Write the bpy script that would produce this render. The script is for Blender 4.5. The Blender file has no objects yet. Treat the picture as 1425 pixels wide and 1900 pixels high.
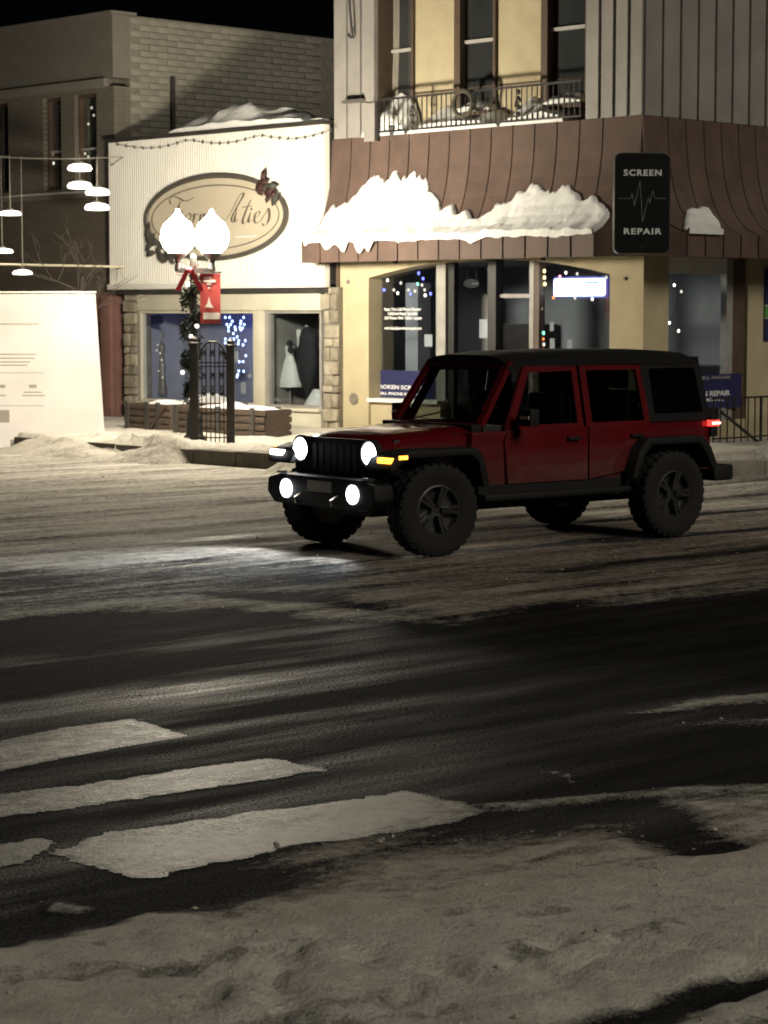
import bpy, bmesh, math, random
import numpy as np
from mathutils import Vector, Matrix
random.seed(7); np.random.seed(7)
sc = bpy.context.scene
COL = sc.collection
# ------------------------------------------------------------------ camera
FPX, PW, PH, YH, HC = 4200.0, 1425.0, 1900.0, 580.0, 2.2
PITCH = math.atan((PH/2-YH)/FPX)
cam_d = bpy.data.cameras.new('camera'); cam = bpy.data.objects.new('camera', cam_d); COL.objects.link(cam)
cam.location = (0, 0, HC); cam.rotation_euler = (math.pi/2-PITCH, 0, 0)
cam_d.sensor_fit = 'HORIZONTAL'; cam_d.sensor_width = 36; cam_d.lens = 36*FPX/PW
cam_d.clip_start = .1; cam_d.clip_end = 2000
sc.camera = cam
cam_d.dof.use_dof = True; cam_d.dof.focus_distance = 13.5; cam_d.dof.aperture_fstop = 7.5      # a hand-held phone, focused short of the shops
# ------------------------------------------------------------------ night sky, soft town glow
SUN_AZ, SUN_EL = math.radians(46), math.radians(36)      # azimuth measured from straight behind the camera towards the right
world = bpy.data.worlds.new('World'); sc.world = world; world.use_nodes = True
wn = world.node_tree.nodes; wl = world.node_tree.links
bg = wn['Background']; sky = wn.new('ShaderNodeTexSky'); sky.sky_type = 'NISHITA'; sky.sun_disc = False
sky.sun_elevation = SUN_EL; sky.sun_rotation = math.pi-SUN_AZ
wl.new(sky.outputs[0], bg.inputs[0]); bg.inputs[1].default_value = 0.00015
sun_d = bpy.data.lights.new('sun', 'SUN'); sun = bpy.data.objects.new('sun', sun_d); COL.objects.link(sun)
sun_d.energy = 1.2; sun_d.angle = math.radians(22); sun_d.color = (1.0, .92, .77)
sd = Vector((math.sin(SUN_AZ)*math.cos(SUN_EL), -math.cos(SUN_AZ)*math.cos(SUN_EL), math.sin(SUN_EL)))
sun.rotation_euler = sd.to_track_quat('Z', 'Y').to_euler(); sun.location = (20, -20, 30)
vs = sc.view_settings; vs.view_transform = 'Standard'; vs.look = 'None'; vs.exposure = 0; vs.gamma = 1; vs.use_curve_mapping = False
sc.render.engine = 'CYCLES'; sc.cycles.use_denoising = True; sc.cycles.max_bounces = 6
sc.cycles.diffuse_bounces = 3; sc.cycles.glossy_bounces = 3; sc.cycles.transparent_max_bounces = 12
sc.cycles.sample_clamp_indirect = 4; sc.cycles.caustics_reflective = False; sc.cycles.caustics_refractive = False

# ------------------------------------------------------------------ frames and pixel helpers
CW = Vector((3.79, 33.5, 0)); ANG = math.radians(-45.7)
EX = Vector((math.cos(ANG), math.sin(ANG), 0)); EY = Vector((-math.sin(ANG), math.cos(ANG), 0))
SW = .2                                                     # height of the pavement
def W(x, y, z=0): return CW+EX*x+EY*y+Vector((0, 0, z))
def ray(px, py):
    a = (px-PW/2)/FPX; b = -(py-PH/2)/FPX; c, s = math.cos(PITCH), math.sin(PITCH)
    return Vector((a, c+s*b, -s+c*b))
def G(px, py, z=0.0):
    d = ray(px, py); t = (z-HC)/d.z
    return Vector((d.x*t, d.y*t, z))
def toF(p):
    q = Vector(p)-CW; return Vector((q.dot(EX), q.dot(EY), p[2]))
def FA(px, py, n=0.0):                                      # on the plane n metres in front of the street facades
    d = ray(px, py); o = Vector((0, 0, HC)); t = (-n-(o-CW).dot(EY))/d.dot(EY); return toF(o+d*t)
def FB(px, py, m=0.0):                                      # on the plane m metres out from the side-street facade
    d = ray(px, py); o = Vector((0, 0, HC)); t = (m-(o-CW).dot(EX))/d.dot(EX); return toF(o+d*t)
def D(px, py, dep):                                         # at a depth in metres
    d = ray(px, py); t = dep/d.y; return Vector((d.x*t, dep, HC+d.z*t))
def project(p):
    x, y, z = p[0], p[1], p[2]-HC; c, s = math.cos(PITCH), math.sin(PITCH)
    d = y*c-z*s; return (PW/2+FPX*x/d, PH/2-FPX*(z*c+y*s)/d)

# ------------------------------------------------------------------ materials
MATS = {}
def pm(name, c1, c2=None, scale=6, rough=.7, metal=0, bump=.0, bscale=None, stretch=(1, 1, 1), coat=0, emit=None, estr=0, rvar=0, tint=0, spec=.5, sample=True):
    if name in MATS: return MATS[name]
    m = bpy.data.materials.new(name); m.use_nodes = True; MATS[name] = m
    n, l = m.node_tree.nodes, m.node_tree.links; b = n['Principled BSDF']
    c2 = c2 or tuple(v*.8 for v in c1)
    tc = n.new('ShaderNodeTexCoord'); mp = n.new('ShaderNodeMapping'); mp.inputs['Scale'].default_value = stretch
    l.new(tc.outputs['Object'], mp.inputs[0])
    ns = n.new('ShaderNodeTexNoise'); ns.inputs['Scale'].default_value = scale; ns.inputs['Detail'].default_value = 6
    l.new(mp.outputs[0], ns.inputs['Vector'])
    rp = n.new('ShaderNodeValToRGB'); rp.color_ramp.elements[0].position = .32; rp.color_ramp.elements[1].position = .68
    rp.color_ramp.elements[0].color = (*c2, 1); rp.color_ramp.elements[1].color = (*c1, 1)
    l.new(ns.outputs['Fac'], rp.inputs[0]); out = rp.outputs[0]
    if tint:
        oi = n.new('ShaderNodeObjectInfo'); hs = n.new('ShaderNodeHueSaturation'); mr = n.new('ShaderNodeMapRange')
        mr.inputs[3].default_value = 1-tint; mr.inputs[4].default_value = 1+tint
        l.new(oi.outputs['Random'], mr.inputs[0]); l.new(mr.outputs[0], hs.inputs['Value']); l.new(out, hs.inputs['Color']); out = hs.outputs[0]
    l.new(out, b.inputs['Base Color'])
    b.inputs['Roughness'].default_value = rough; b.inputs['Metallic'].default_value = metal
    b.inputs['Coat Weight'].default_value = coat; b.inputs['Coat Roughness'].default_value = .08; b.inputs['Specular IOR Level'].default_value = spec
    if rvar:
        mr2 = n.new('ShaderNodeMapRange'); mr2.inputs[3].default_value = max(0, rough-rvar); mr2.inputs[4].default_value = min(1, rough+rvar)
        l.new(ns.outputs['Fac'], mr2.inputs[0]); l.new(mr2.outputs[0], b.inputs['Roughness'])
    if bump:
        nb = n.new('ShaderNodeTexNoise'); nb.inputs['Scale'].default_value = bscale or scale*5; nb.inputs['Detail'].default_value = 5
        l.new(mp.outputs[0], nb.inputs['Vector']); bp = n.new('ShaderNodeBump'); bp.inputs['Strength'].default_value = bump; bp.inputs['Distance'].default_value = .02
        l.new(nb.outputs['Fac'], bp.inputs['Height']); l.new(bp.outputs[0], b.inputs['Normal'])
    if emit:
        b.inputs['Emission Color'].default_value = (*emit, 1); b.inputs['Emission Strength'].default_value = estr
        if not sample: m.cycles.emission_sampling = 'NONE'
    return m
def glass(name, tint=(.9, .93, .95), gloss=.12, haze=0):
    m = bpy.data.materials.new(name); m.use_nodes = True; n, l = m.node_tree.nodes, m.node_tree.links
    n.remove(n['Principled BSDF']); o = n['Material Output']
    t = n.new('ShaderNodeBsdfTransparent'); t.inputs[0].default_value = (*tint, 1)
    g = n.new('ShaderNodeBsdfGlossy'); g.inputs['Roughness'].default_value = .03
    ns = n.new('ShaderNodeTexNoise'); ns.inputs['Scale'].default_value = 3; mr = n.new('ShaderNodeMapRange')
    mr.inputs[3].default_value = gloss*.6; mr.inputs[4].default_value = gloss*1.4; l.new(ns.outputs[0], mr.inputs[0])
    mx = n.new('ShaderNodeMixShader'); l.new(mr.outputs[0], mx.inputs[0]); l.new(t.outputs[0], mx.inputs[1]); l.new(g.outputs[0], mx.inputs[2])
    l.new(mx.outputs[0], o.inputs[0]); return m
M_glass = glass('window_glass'); M_dark_glass = glass('tinted_glass', (.30, .32, .32), .09); M_wind = glass('windscreen_glass', (.45, .5, .48), .08)
M_grey = pm('grey_metal_cladding', (.30, .28, .26), (.24, .225, .21), 2, .5, bump=.1, bscale=4, tint=.06)
M_brown = pm('brown_metal_skirt', (.12, .08, .064), (.088, .060, .049), 3, .6, bump=.25, bscale=5, tint=.10, rvar=.08, spec=.2)
M_yellow = pm('yellow_render', (.45, .385, .25), (.39, .33, .21), 2.5, .85, bump=.25, bscale=30)
M_trimbrown = pm('brown_trim', (.10, .065, .045), (.07, .045, .03), 4, .6, bump=.1)
M_greyframe = pm('grey_window_frame', (.32, .31, .29), (.25, .24, .22), 4, .5)
M_black = pm('black_paint', (.012, .012, .012), (.02, .019, .017), 8, .5, bump=.1)
M_iron = pm('wrought_iron', (.018, .016, .015), (.03, .026, .022), 12, .45, bump=.2)
M_snow = pm('clean_snow', (.82, .82, .80), (.70, .70, .68), 5, .75, bump=.8, bscale=9)
M_snowd = pm('trodden_snow', (.50, .465, .395), (.27, .245, .20), 1.6, .8, bump=.9, bscale=10)
M_white_siding = pm('white_ribbed_siding', (.85, .83, .77), (.78, .76, .70), 1.2, .6, bump=.1)
M_cream = pm('cream_painted_wood', (.60, .57, .46), (.52, .49, .39), 2.5, .6, bump=.15)
M_stone = pm('rubble_stone', (.34, .30, .23), (.20, .175, .13), 5, .9, bump=.8, bscale=14, tint=.3)
M_mortar = pm('mortar', (.21, .19, .155), (.155, .14, .115), 8, .95, bump=.5)
M_flash = pm('dark_flashing', (.05, .045, .04), (.03, .028, .025), 4, .5)
M_block = pm('painted_white_block', (.26, .245, .20), (.20, .19, .155), 2.2, .85, bump=.6, bscale=12, tint=.09)
M_stucco = pm('grey_stucco_band', (.165, .152, .128), (.135, .123, .107), 3, .9, bump=.4)
M_maroon = pm('maroon_painted_brick', (.22, .115, .095), (.17, .085, .07), 3, .85, bump=.5, bscale=12)
M_darkmaroon = pm('dark_maroon_door', (.075, .03, .025), (.05, .02, .017), 3, .7)
M_wood = pm('weathered_bench_wood', (.075, .05, .034), (.045, .03, .02), 3, .8, stretch=(1, 8, 8), bump=.4)
M_steel = pm('galvanised_steel', (.42, .40, .37), (.32, .31, .29), 6, .35, metal=.8)
M_white = pm('white_paint', (.75, .74, .70), (.68, .67, .63), 4, .6)
M_paper = pm('white_paper', (.62, .61, .64), (.56, .55, .58), 3, .8)
M_interior = pm('shop_interior_wall', (.34, .35, .38), (.26, .27, .30), 1.5, .9)
M_dark_int = pm('dark_shop_fittings', (.07, .06, .055), (.035, .03, .03), 3, .8)
M_pane_dark = pm('dim_upstairs_room', (.06, .055, .05), (.04, .037, .034), 2, .9)
M_curtain = pm('dusty_curtain', (.26, .24, .20), (.17, .155, .13), 3, .9, stretch=(12, 12, .6))

# ------------------------------------------------------------------ mesh builder and objects
def sub(a, b): return (a[0]-b[0], a[1]-b[1], a[2]-b[2])
ORG = {}
class MB:
    def __init__(s): s.v = []; s.f = []
    def add(s, vs, fs):
        o = len(s.v); s.v += [tuple(v) for v in vs]; s.f += [tuple(i+o for i in f) for f in fs]; return s
    def box(s, x0, x1, y0, y1, z0, z1):
        return s.add([(x0, y0, z0), (x1, y0, z0), (x1, y1, z0), (x0, y1, z0), (x0, y0, z1), (x1, y0, z1), (x1, y1, z1), (x0, y1, z1)],
                     [(0, 3, 2, 1), (4, 5, 6, 7), (0, 1, 5, 4), (1, 2, 6, 5), (2, 3, 7, 6), (3, 0, 4, 7)])
    def prism(s, poly, a0, a1, axis='y'):                   # polygon of (u, v) extruded along an axis
        n = len(poly)
        def P(u, v, a): return {'y': (u, a, v), 'x': (a, u, v), 'z': (u, v, a)}[axis]
        return s.add([P(u, v, a0) for u, v in poly]+[P(u, v, a1) for u, v in poly],
                     [tuple(range(n)), tuple(range(2*n-1, n-1, -1))]+[(i, i+n, (i+1) % n+n, (i+1) % n) for i in range(n)])
    def rings(s, rs, close=True, caps=True):
        n = len(rs[0]); o = len(s.v)
        for r in rs: s.v += [tuple(p) for p in r]
        for k in range(len(rs)-1):
            for i in range(n if close else n-1):
                a = o+k*n+i; b = o+k*n+(i+1) % n; s.f.append((a, b, b+n, a+n))
        if caps and close: s.f.append(tuple(o+i for i in range(n-1, -1, -1))); s.f.append(tuple(o+(len(rs)-1)*n+i for i in range(n)))
        return s
    def lathe(s, prof, c=(0, 0, 0), n=20, axis='z', sx=1, sy=1):
        rs = []
        for r, h in prof:
            q = []
            for i in range(n):
                a = 2*math.pi*i/n; u, v = r*math.cos(a)*sx, r*math.sin(a)*sy
                q.append({'z': (c[0]+u, c[1]+v, c[2]+h), 'x': (c[0]+h, c[1]+u, c[2]+v), 'y': (c[0]+v, c[1]+h, c[2]+u)}[axis])
            rs.append(q)
        return s.rings(rs)
    def tube(s, pts, r, n=8, r1=None):
        pts = [Vector(p) for p in pts]; rs = []; up = None
        for i, p in enumerate(pts):
            t = (pts[min(i+1, len(pts)-1)]-pts[max(i-1, 0)]).normalized()
            if up is None: up = Vector((0, 0, 1)) if abs(t.z) < .9 else Vector((1, 0, 0))
            a = t.cross(up).normalized(); b = a.cross(t).normalized(); up = b
            rr = r if r1 is None else r+(r1-r)*i/(len(pts)-1)
            rs.append([p+a*(rr*math.cos(2*math.pi*k/n))+b*(rr*math.sin(2*math.pi*k/n)) for k in range(n)])
        return s.rings(rs)
    def bar(s, p, q, w, h=None):                            # square bar between two points
        h = h or w; p, q = Vector(p), Vector(q); t = (q-p).normalized(); up = Vector((0, 0, 1)) if abs(t.z) < .9 else Vector((1, 0, 0))
        a = t.cross(up).normalized()*w/2; b = a.cross(t).normalized()*h/2
        return s.rings([[e-a-b, e+a-b, e+a+b, e-a+b] for e in (p, q)])
    def ball(s, c, r, n=10, m=6, sz=1):
        return s.lathe([(max(r*math.sin(math.pi*k/m), r*.02), -r*sz*math.cos(math.pi*k/m)) for k in range(m+1)], c, n)
    def mesh(s, name, org=(0, 0, 0), bevel=0, seg=2, smooth=False, ang=40):
        me = bpy.data.meshes.new(name); me.from_pydata([sub(v, org) for v in s.v], [], s.f); me.validate()
        bm = bmesh.new(); bm.from_mesh(me); bmesh.ops.recalc_face_normals(bm, faces=bm.faces)
        if bevel:
            es = [e for e in bm.edges if len(e.link_faces) == 2 and e.calc_face_angle(0) > math.radians(28)]
            bmesh.ops.bevel(bm, geom=es, offset=bevel, segments=seg, affect='EDGES', profile=.6, clamp_overlap=True)
        bm.to_mesh(me); bm.free()
        if smooth or bevel:
            me.shade_smooth() if hasattr(me, 'shade_smooth') else None
            me.set_sharp_from_angle(angle=math.radians(ang))
        return me
    def build(s, name, mat, parent=None, **k):
        org = ORG.get(parent.name, (0, 0, 0)) if parent else (0, 0, 0)
        me = s.mesh(name, org, **k); me.materials.append(mat); return link(name, me, parent)
def link(name, me, parent=None, loc=(0, 0, 0), rot=(0, 0, 0), scale=(1, 1, 1)):
    o = bpy.data.objects.new(name, me); COL.objects.link(o); o.parent = parent
    o.location = loc; o.rotation_euler = rot; o.scale = scale
    if parent: ORG[o.name] = ORG.get(parent.name, (0, 0, 0))
    return o
def inst(name, me, parent, loc, rot=(0, 0, 0), scale=(1, 1, 1)):   # loc in the thing's working coordinates
    return link(name, me, parent, sub(loc, ORG[parent.name]), rot, scale)
def tag(o, label=None, cat=None, group=None, kind=None):
    if label: o['label'] = label
    if cat: o['category'] = cat
    if group: o['group'] = group
    if kind: o['kind'] = kind
    return o
def thingF(name, label, cat, org, group=None):              # a thing in the street frame; parts use street coordinates
    o = bpy.data.objects.new(name, None); COL.objects.link(o); o.empty_display_size = .2
    o.location = W(*org); o.rotation_euler = (0, 0, ANG); ORG[o.name] = tuple(org)
    return tag(o, label, cat, group)
def thingW(name, label, cat, loc, rz=0, group=None):        # a thing with its own local frame
    o = bpy.data.objects.new(name, None); COL.objects.link(o); o.empty_display_size = .2
    o.location = loc; o.rotation_euler = (0, 0, rz); ORG[o.name] = (0, 0, 0)
    return tag(o, label, cat, group)
def F_single(mb, name, mat, label, cat, org, group=None, kind=None, **k):   # one-mesh thing in the street frame
    me = mb.mesh(name, org, **k); me.materials.append(mat); o = link(name, me, None, W(*org), (0, 0, ANG))
    return tag(o, label, cat, group, kind)
def text_mesh(txt, size, extrude=.004, shear=0, spacing=1.0, bold=0, align='CENTER'):
    cu = bpy.data.curves.new('lettering', 'FONT'); cu.body = txt; cu.size = size; cu.extrude = extrude; cu.shear = shear
    cu.space_character = spacing; cu.offset = bold; cu.align_x = align; cu.align_y = 'CENTER'; cu.resolution_u = 3
    o = bpy.data.objects.new('lettering', cu); COL.objects.link(o); bpy.context.view_layer.update()
    me = bpy.data.meshes.new_from_object(o.evaluated_get(bpy.context.evaluated_depsgraph_get()))
    bpy.data.objects.remove(o); bpy.data.curves.remove(cu); me.name = 'lettering'; return me
def put_text(txt, size, mat, parent, loc, rot, **k):
    me = text_mesh(txt, size, **k); me.materials.clear(); me.materials.append(mat)
    return inst('lettering', me, parent, loc, rot)
def catmull(pts, n=6):
    P = [Vector(p) for p in pts]; P = [P[0]*2-P[1]]+P+[P[-1]*2-P[-2]]; o = []
    for i in range(1, len(P)-2):
        for k in range(n):
            t = k/n; a, b, c, d = P[i-1:i+3]
            o.append(.5*((2*b)+(c-a)*t+(2*a-5*b+4*c-d)*t*t+(3*b-a-3*c+d)*t**3))
    return o+[P[-2]]
# value noise in numpy
_perm = np.random.RandomState(3).rand(256, 256)
def vnoise(x, y):
    xi = np.floor(x).astype(int); yi = np.floor(y).astype(int); u = x-xi; v = y-yi; u = u*u*(3-2*u); v = v*v*(3-2*v)
    g = lambda i, j: _perm[(i) % 256, (j) % 256]
    return (g(xi, yi)*(1-u)+g(xi+1, yi)*u)*(1-v)+(g(xi, yi+1)*(1-u)+g(xi+1, yi+1)*u)*v
def fbm(x, y, o=4):
    s = 0; a = .5
    for i in range(o): s = s+a*vnoise(x*2**i+17*i, y*2**i+31*i); a *= .5
    return s/(1-.5**o)
def sdf(X, Y, poly):                                        # signed distance, positive inside
    P = np.array([(p[0], p[1]) for p in poly]); d = np.full(X.shape, 1e9); ins = np.zeros(X.shape, bool)
    for i in range(len(P)):
        a, b = P[i], P[(i+1) % len(P)]; e = b-a; wx, wy = X-a[0], Y-a[1]
        t = np.clip((wx*e[0]+wy*e[1])/(e@e+1e-12), 0, 1); d = np.minimum(d, np.hypot(wx-e[0]*t, wy-e[1]*t))
        c = ((a[1] > Y) != (b[1] > Y)) & (X < (b[0]-a[0])*(Y-a[1])/(b[1]-a[1]+1e-12)+a[0]); ins ^= c
    return np.where(ins, d, -d)
def grid_obj(name, X, Y, Z, attrs, mat, smooth=True, mask=None):
    ny, nx = X.shape; idx = np.arange(nx*ny).reshape(ny, nx)
    q = np.stack([idx[:-1, :-1], idx[:-1, 1:], idx[1:, 1:], idx[1:, :-1]], -1).reshape(-1, 4)
    if mask is not None: q = q[mask.reshape(-1)]
    me = bpy.data.meshes.new(name); me.vertices.add(nx*ny); me.vertices.foreach_set('co', np.stack([X, Y, Z], -1).astype(np.float32).ravel())
    me.loops.add(q.size); me.loops.foreach_set('vertex_index', q.ravel().astype(np.int32)); me.polygons.add(len(q))
    me.polygons.foreach_set('loop_start', np.arange(0, q.size, 4, dtype=np.int32)); me.polygons.foreach_set('use_smooth', np.ones(len(q), bool))
    me.update(calc_edges=True)
    for k, v in attrs.items():
        a = me.attributes.new(k, 'FLOAT', 'POINT'); a.data.foreach_set('value', v.astype(np.float32).ravel())
    me.materials.append(mat); me.validate(); return me
# ================================================================== THE SETTING
def ground_material(name, asphalt, snow, brown, ang=42, wet=.40, spec=.20, glint=False):
    m = bpy.data.materials.new(name); m.use_nodes = True; n, l = m.node_tree.nodes, m.node_tree.links; b = n['Principled BSDF']
    def N(t, **k):
        o = n.new(t)
        for a, v in k.items(): o.inputs[a].default_value = v
        return o
    def math_(op, a, c, clamp=False):
        o = n.new('ShaderNodeMath'); o.operation = op; o.use_clamp = clamp
        for i, v in enumerate((a, c)):
            if hasattr(v, 'is_linked'): l.new(v, o.inputs[i])
            else: o.inputs[i].default_value = v
        return o.outputs[0]
    tc = n.new('ShaderNodeTexCoord'); mp = n.new('ShaderNodeMapping'); mp.vector_type = 'TEXTURE'
    mp.inputs['Rotation'].default_value = (0, 0, math.radians(ang)); mp.inputs['Scale'].default_value = (7, 1, 1); l.new(tc.outputs['Object'], mp.inputs[0])
    at = n.new('ShaderNodeAttribute'); at.attribute_name = 'snow'; ab = n.new('ShaderNodeAttribute'); ab.attribute_name = 'brown'
    n1 = N('ShaderNodeTexNoise', Scale=3.2, Detail=8, Roughness=.65); l.new(mp.outputs[0], n1.inputs['Vector'])
    n2 = N('ShaderNodeTexNoise', Scale=11, Detail=9, Roughness=.72); l.new(tc.outputs['Object'], n2.inputs['Vector'])
    n3 = N('ShaderNodeTexNoise', Scale=60, Detail=4, Roughness=.75); l.new(tc.outputs['Object'], n3.inputs['Vector'])
    s = math_('ADD', at.outputs['Fac'], math_('MULTIPLY', math_('SUBTRACT', n1.outputs['Fac'], .5), 1.25))
    s = math_('ADD', s, math_('MULTIPLY', math_('SUBTRACT', n2.outputs['Fac'], .5), .75))
    s = math_('ADD', s, math_('MULTIPLY', math_('SUBTRACT', n3.outputs['Fac'], .5), .7))
    r = N('ShaderNodeValToRGB'); r.color_ramp.elements[0].position = .30; r.color_ramp.elements[1].position = .72; l.new(s, r.inputs[0])
    mb_ = n.new('ShaderNodeMix'); mb_.data_type = 'RGBA'; l.new(ab.outputs['Fac'], mb_.inputs[0]); mb_.inputs[6].default_value = (*snow, 1); mb_.inputs[7].default_value = (*brown, 1)
    mv = n.new('ShaderNodeMix'); mv.data_type = 'RGBA'; mv.blend_type = 'MULTIPLY'; mv.inputs[0].default_value = .75
    rr = N('ShaderNodeValToRGB'); rr.color_ramp.elements[0].color = (.60, .585, .56, 1); rr.color_ramp.elements[0].position = .3; rr.color_ramp.elements[1].position = .7; l.new(n2.outputs['Fac'], rr.inputs[0])
    l.new(mb_.outputs[2], mv.inputs[6]); l.new(rr.outputs[0], mv.inputs[7])
    mx = n.new('ShaderNodeMix'); mx.data_type = 'RGBA'; l.new(r.outputs[0], mx.inputs[0]); 
    ra = N('ShaderNodeValToRGB'); ra.color_ramp.elements[0].position = .47; ra.color_ramp.elements[1].position = .78; ra.color_ramp.elements[0].color = (*asphalt, 1); ra.color_ramp.elements[1].color = (*[v*3.4 for v in asphalt], 1)
    l.new(math_('ADD', math_('MULTIPLY', n1.outputs['Fac'], .65), math_('MULTIPLY', n3.outputs['Fac'], .42)), ra.inputs[0]); l.new(ra.outputs[0], mx.inputs[6]); l.new(mv.outputs[2], mx.inputs[7])
    l.new(mx.outputs[2], b.inputs['Base Color']); b.inputs['Specular IOR Level'].default_value = spec
    wn_ = N('ShaderNodeTexNoise', Scale=1.1, Detail=7, Roughness=.6); l.new(mp.outputs[0], wn_.inputs['Vector'])
    wr = N('ShaderNodeMapRange'); wr.inputs[1].default_value = .46; wr.inputs[2].default_value = .66; wr.inputs[3].default_value = .80; wr.inputs[4].default_value = wet; l.new(wn_.outputs['Fac'], wr.inputs[0])
    ws2 = N('ShaderNodeMapRange'); ws2.inputs[1].default_value = .46; ws2.inputs[2].default_value = .66; ws2.inputs[3].default_value = .03; ws2.inputs[4].default_value = spec; l.new(wn_.outputs['Fac'], ws2.inputs[0]); gm = N('ShaderNodeMapRange'); gm.inputs[1].default_value = .42; gm.inputs[2].default_value = .62; l.new(n3.outputs['Fac'], gm.inputs[0]); l.new(math_('MULTIPLY', ws2.outputs[0], gm.outputs[0]), b.inputs['Specular IOR Level'])
    ro = N('ShaderNodeMapRange'); l.new(wr.outputs[0], ro.inputs[3]); ro.inputs[4].default_value = .8; l.new(r.outputs[0], ro.inputs[0])
    l.new(math_('ADD', ro.outputs[0], math_('MULTIPLY', math_('SUBTRACT', n1.outputs['Fac'], .5), .3)), b.inputs['Roughness'])
    if glint:
        for k_, v_ in (('Specular IOR Level', spec), ('Roughness', wet)): l.remove(b.inputs[k_].links[0]); b.inputs[k_].default_value = v_
    h = math_('ADD', math_('MULTIPLY', n2.outputs['Fac'], r.outputs[0]), math_('MULTIPLY', n3.outputs['Fac'], .5))
    bp = N('ShaderNodeBump', Strength=.8, Distance=.04); l.new(h, bp.inputs['Height']); l.new(bp.outputs[0], b.inputs['Normal'])
    return m
M_road = ground_material('wet_asphalt_with_packed_snow', (.013, .0132, .0135), (.74, .715, .645), (.50, .43, .36))
M_pave_snow = ground_material('pavement_snow', (.10, .09, .075), (.66, .63, .56), (.40, .34, .27), wet=.7, spec=.1)
M_terrain = pm('dark_ground', (.05, .05, .05), (.03, .03, .03), .5, .9)
tag(MB().add([(-900, -300, -.06), (900, -300, -.06), (900, 1500, -.06), (-900, 1500, -.06)], [(0, 1, 2, 3)]).build('terrain', M_terrain), kind='structure')

def gp(pts, z=0): return [tuple(G(x, y, z)[:2]) for x, y in pts]
P_UP = [(-900, 800), (2300, 800), (2300, 1060), (1425, 1082), (1200, 1112), (1000, 1122), (880, 1150), (700, 1125), (560, 1100), (400, 1098), (200, 1108), (0, 1128), (-900, 1200)]
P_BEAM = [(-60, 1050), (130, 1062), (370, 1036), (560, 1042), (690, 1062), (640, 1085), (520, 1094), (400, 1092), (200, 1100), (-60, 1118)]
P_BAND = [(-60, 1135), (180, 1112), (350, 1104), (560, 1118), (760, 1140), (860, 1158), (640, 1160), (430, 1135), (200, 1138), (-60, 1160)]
P_R1 = [(1150, 1322), (1300, 1296), (1600, 1270), (1600, 1300), (1425, 1310), (1280, 1322)]
P_R2 = [(1200, 1345), (1425, 1325), (1600, 1318), (1600, 1340), (1425, 1352)]
P_RS = [(840, 1492), (1000, 1478), (1425, 1449), (1700, 1440), (1700, 1472), (1425, 1474), (1100, 1490), (900, 1508)]
P_RB = [(1700, 1470), (1425, 1476), (1230, 1490), (1290, 1510), (1285, 1545), (1340, 1550), (1310, 1562), (1425, 1580), (1700, 1600)]
P_FG = [(-500, 1830), (0, 1770), (100, 1757), (215, 1720), (270, 1707), (415, 1705), (480, 1682), (712, 1633), (952, 1585), (1112, 1553), (1227, 1582), (1302, 1594), (1425, 1572), (1800, 1560), (2400, 2000), (2400, 2600), (-1500, 2600), (-1500, 1900)]
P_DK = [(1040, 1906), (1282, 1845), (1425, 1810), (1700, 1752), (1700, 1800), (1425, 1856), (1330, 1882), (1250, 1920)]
P_DK2 = [(1080, 1420), (1000, 1432)]
P_PT = [(95, 1670), (130, 1677), (195, 1695), (140, 1699)]
P_SP = [(975, 1430), (1010, 1428), (1050, 1450), (1030, 1455)]
xs = np.arange(-11, 11.01, .06); ys = np.arange(5.2, 40.01, .06); X, Y = np.meshgrid(xs, ys)
wx = X+(fbm(X*1.6, Y*1.6)-.5)*.32+(fbm(X*7, Y*7)-.5)*.10; wy = Y+(fbm(X*1.6+50, Y*1.6)-.5)*.32+(fbm(X*7+9, Y*7)-.5)*.10
def soft(poly, w): return 1/(1+np.exp(-np.clip(sdf(wx, wy, gp(poly))/w, -30, 30)))
snow = np.full(X.shape, -.12); brown = np.full(X.shape, .25)
def lay(poly, val, w, br=None):
    global snow, brown
    k = soft(poly, w); snow = snow*(1-k)+val*k
    if br is not None: brown = brown*(1-k)+br*k
lay(P_UP, .66, .10, .35); lay([(380, 1000), (1700, 940), (1700, 1085), (1200, 1115), (880, 1150), (700, 1120)], .52, .35, .95)
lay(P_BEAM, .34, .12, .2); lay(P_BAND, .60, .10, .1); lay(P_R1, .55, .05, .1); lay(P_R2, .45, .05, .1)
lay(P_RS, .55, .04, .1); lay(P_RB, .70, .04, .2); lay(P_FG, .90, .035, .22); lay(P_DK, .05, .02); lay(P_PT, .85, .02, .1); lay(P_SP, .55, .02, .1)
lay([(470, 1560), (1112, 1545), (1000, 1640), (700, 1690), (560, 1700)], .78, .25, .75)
kf = soft(P_FG, .06); ca_, sa_ = math.cos(math.radians(20)), math.sin(math.radians(20)); us, vs_ = X*ca_+Y*sa_, -X*sa_+Y*ca_
snow = snow-kf*1.1*np.clip(fbm(us*.55+3, vs_*3.2, 4)-.56, 0, 1)-kf*.9*np.clip(fbm(us*2+3, vs_*7, 3)-.58, 0, 1); brown = np.clip(brown-.12*kf+kf*1.0*(fbm(us*.4+9, vs_*1.1+4, 3)-.5), 0, 1)
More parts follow.
